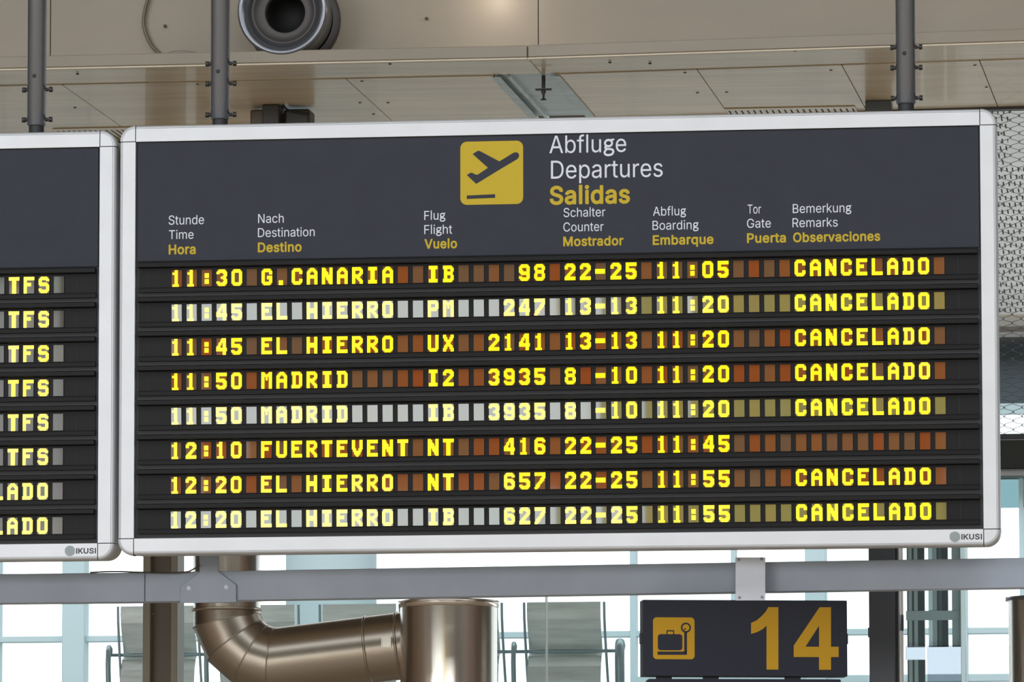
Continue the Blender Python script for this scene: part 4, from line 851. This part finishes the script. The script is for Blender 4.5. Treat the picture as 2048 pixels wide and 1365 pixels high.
# ------------------------------------------------------------------ bench of steel seats on the upper floor, behind glass
SY = 11.0
sx = lambda px: at(px, 1290, SY).x
zs = lambda py: at(700, py, SY).z
MZ = zs(1210)-.92
struct(MB().box(-14, 8, SY-2.2, FLOOR_END-1.3, MZ-.35, MZ), 'floor_upper', 'concrete')
t = thing('seat_bench', 'row of five joined steel airport seats seen from behind below the beam', 'bench', (sx(720), SY, MZ))
prof_up = [(.0, zs(1209)), (-.006, zs(1224)), (.004, zs(1243)), (.028, zs(1262)), (.062, zs(1280)), (.09, zs(1302))]
prof_lo = [(.09, zs(1308)), (.05, zs(1316)), (.012, zs(1337)), (-.004, zs(1365)), (.03, zs(1420)), (.09, zs(1440))]
def sheet(prof, x0, x1):
    mb = MB(); n = len(prof); V = []
    for x in (x0, x1):
        V += [(x, SY+y, z) for y, z in prof]+[(x, SY+y+.012, z) for y, z in prof]
    m2 = 2*n; F = []
    for i in range(n-1):
        F += [(i, i+m2, i+1+m2, i+1), (i+n, i+1+n, i+1+n+m2, i+n+m2), (i, i+1, i+1+n, i+n), (i+m2, i+n+m2, i+1+n+m2, i+1+m2)]
    F += [(0, n, n+m2, m2), (n-1, n-1+m2, 2*n-1+m2, 2*n-1)]
    return mb.add(V, F, 0, False)
for px in (232, 433, 636, 840, 1045):
    x0, x1 = sx(px+9), sx(px+156)
    bk = part(sheet(prof_up, x0, x1), 'backrest', 'seat_steel', t)
    tb = MB(); k = 30
    for i in range(k):
        a = x0+(x1-x0)*i/k; wdt = (x1-x0)/k
        g = .42 if 6 < i < 26 else 1.
        tb.box(a, a+wdt*g, SY+.090, SY+.100, zs(1309), zs(1301))
    part(tb, 'perforated_row', 'seat_steel', t)
    part(sheet(prof_lo, x0, x1), 'seat_shell', 'seat_steel', t)
    for a, b in ((px, px+4.5), (px+160, px+165)):
        mid = (a+b)/2; s = 1 if a > px else 1
        P = [Vector((sx(mid+dx), SY+.02, zs(py))) for dx, py in ((0, 1209), (.5, 1240), (2, 1275), (4, 1310), (6, 1345), (9, 1390), (12, 1440))]
        part(MB().tube(P, .0075, 8), 'back_frame', 'seat_frame', t)
part(MB().tube([(sx(214), SY+.05, zs(1306)), (sx(1246), SY+.05, zs(1306))], .010, 10), 'cross_tube', 'seat_frame', t)
for px, wd_ in ((219, 11), (415, 10), (617, 10), (819, 10), (1028, 10), (1240, 20)):
    h = wd_*.5*.00279
    P = []; x_ = sx(px)
    pr_ = [(.02, zs(1308)), (.0, zs(1296)), (-.03, zs(1292)), (-.05, zs(1300)), (-.055, zs(1330)), (-.04, zs(1380)), (-.02, zs(1470))]
    mb = MB()
    mb.tube([Vector((x_+(.004 if i else 0), SY+y, z)) for i, (y, z) in enumerate(pr_)], [h*.8]+[h]*5+[h*.8], 10)
    part(mb, 'armrest', 'seat_frame', t)
for px in (300, 720, 1140):
    part(MB().box(sx(px)-.02, sx(px)+.02, SY+.15, SY+.19, MZ, zs(1430)).box(sx(px)-.03, sx(px)+.03, SY-.1, SY+.45, MZ, MZ+.03), 'leg', 'seat_frame', t)
part(MB().box(sx(230), sx(1215), SY+.14, SY+.2, zs(1445), zs(1425)), 'seat_beam', 'seat_frame', t)
# glass balustrade panes in front of the bench, bright cut edges
LY = 9.0
lx = lambda px: at(px, 1290, LY).x
lzt = at(700, 1188, LY).z
def balus(a, b, label, ea, eb):
    t = thing('glass_balustrade', label, 'balustrade', ((lx(a)+lx(b))/2, LY, MZ), 'glass balustrade panes')
    part(MB().box(lx(a)+.003, lx(b)-.003, LY, LY+.012, MZ, lzt), 'pane', 'clear_glass', t)
    if ea: part(MB().box(lx(a), lx(a)+.003, LY-.001, LY+.013, MZ, lzt), 'cut_edge', 'glass_edge', t)
    if eb: part(MB().box(lx(b)-.006, lx(b), LY-.001, LY+.013, MZ, lzt), 'cut_edge', 'glass_edge', t)
balus(359, 1093, 'clear balustrade glass between the brown column and the bright vertical joint', 1, 1)
balus(1094, 1735, 'clear balustrade glass from the bright vertical joint to the dark post', 1, 0)
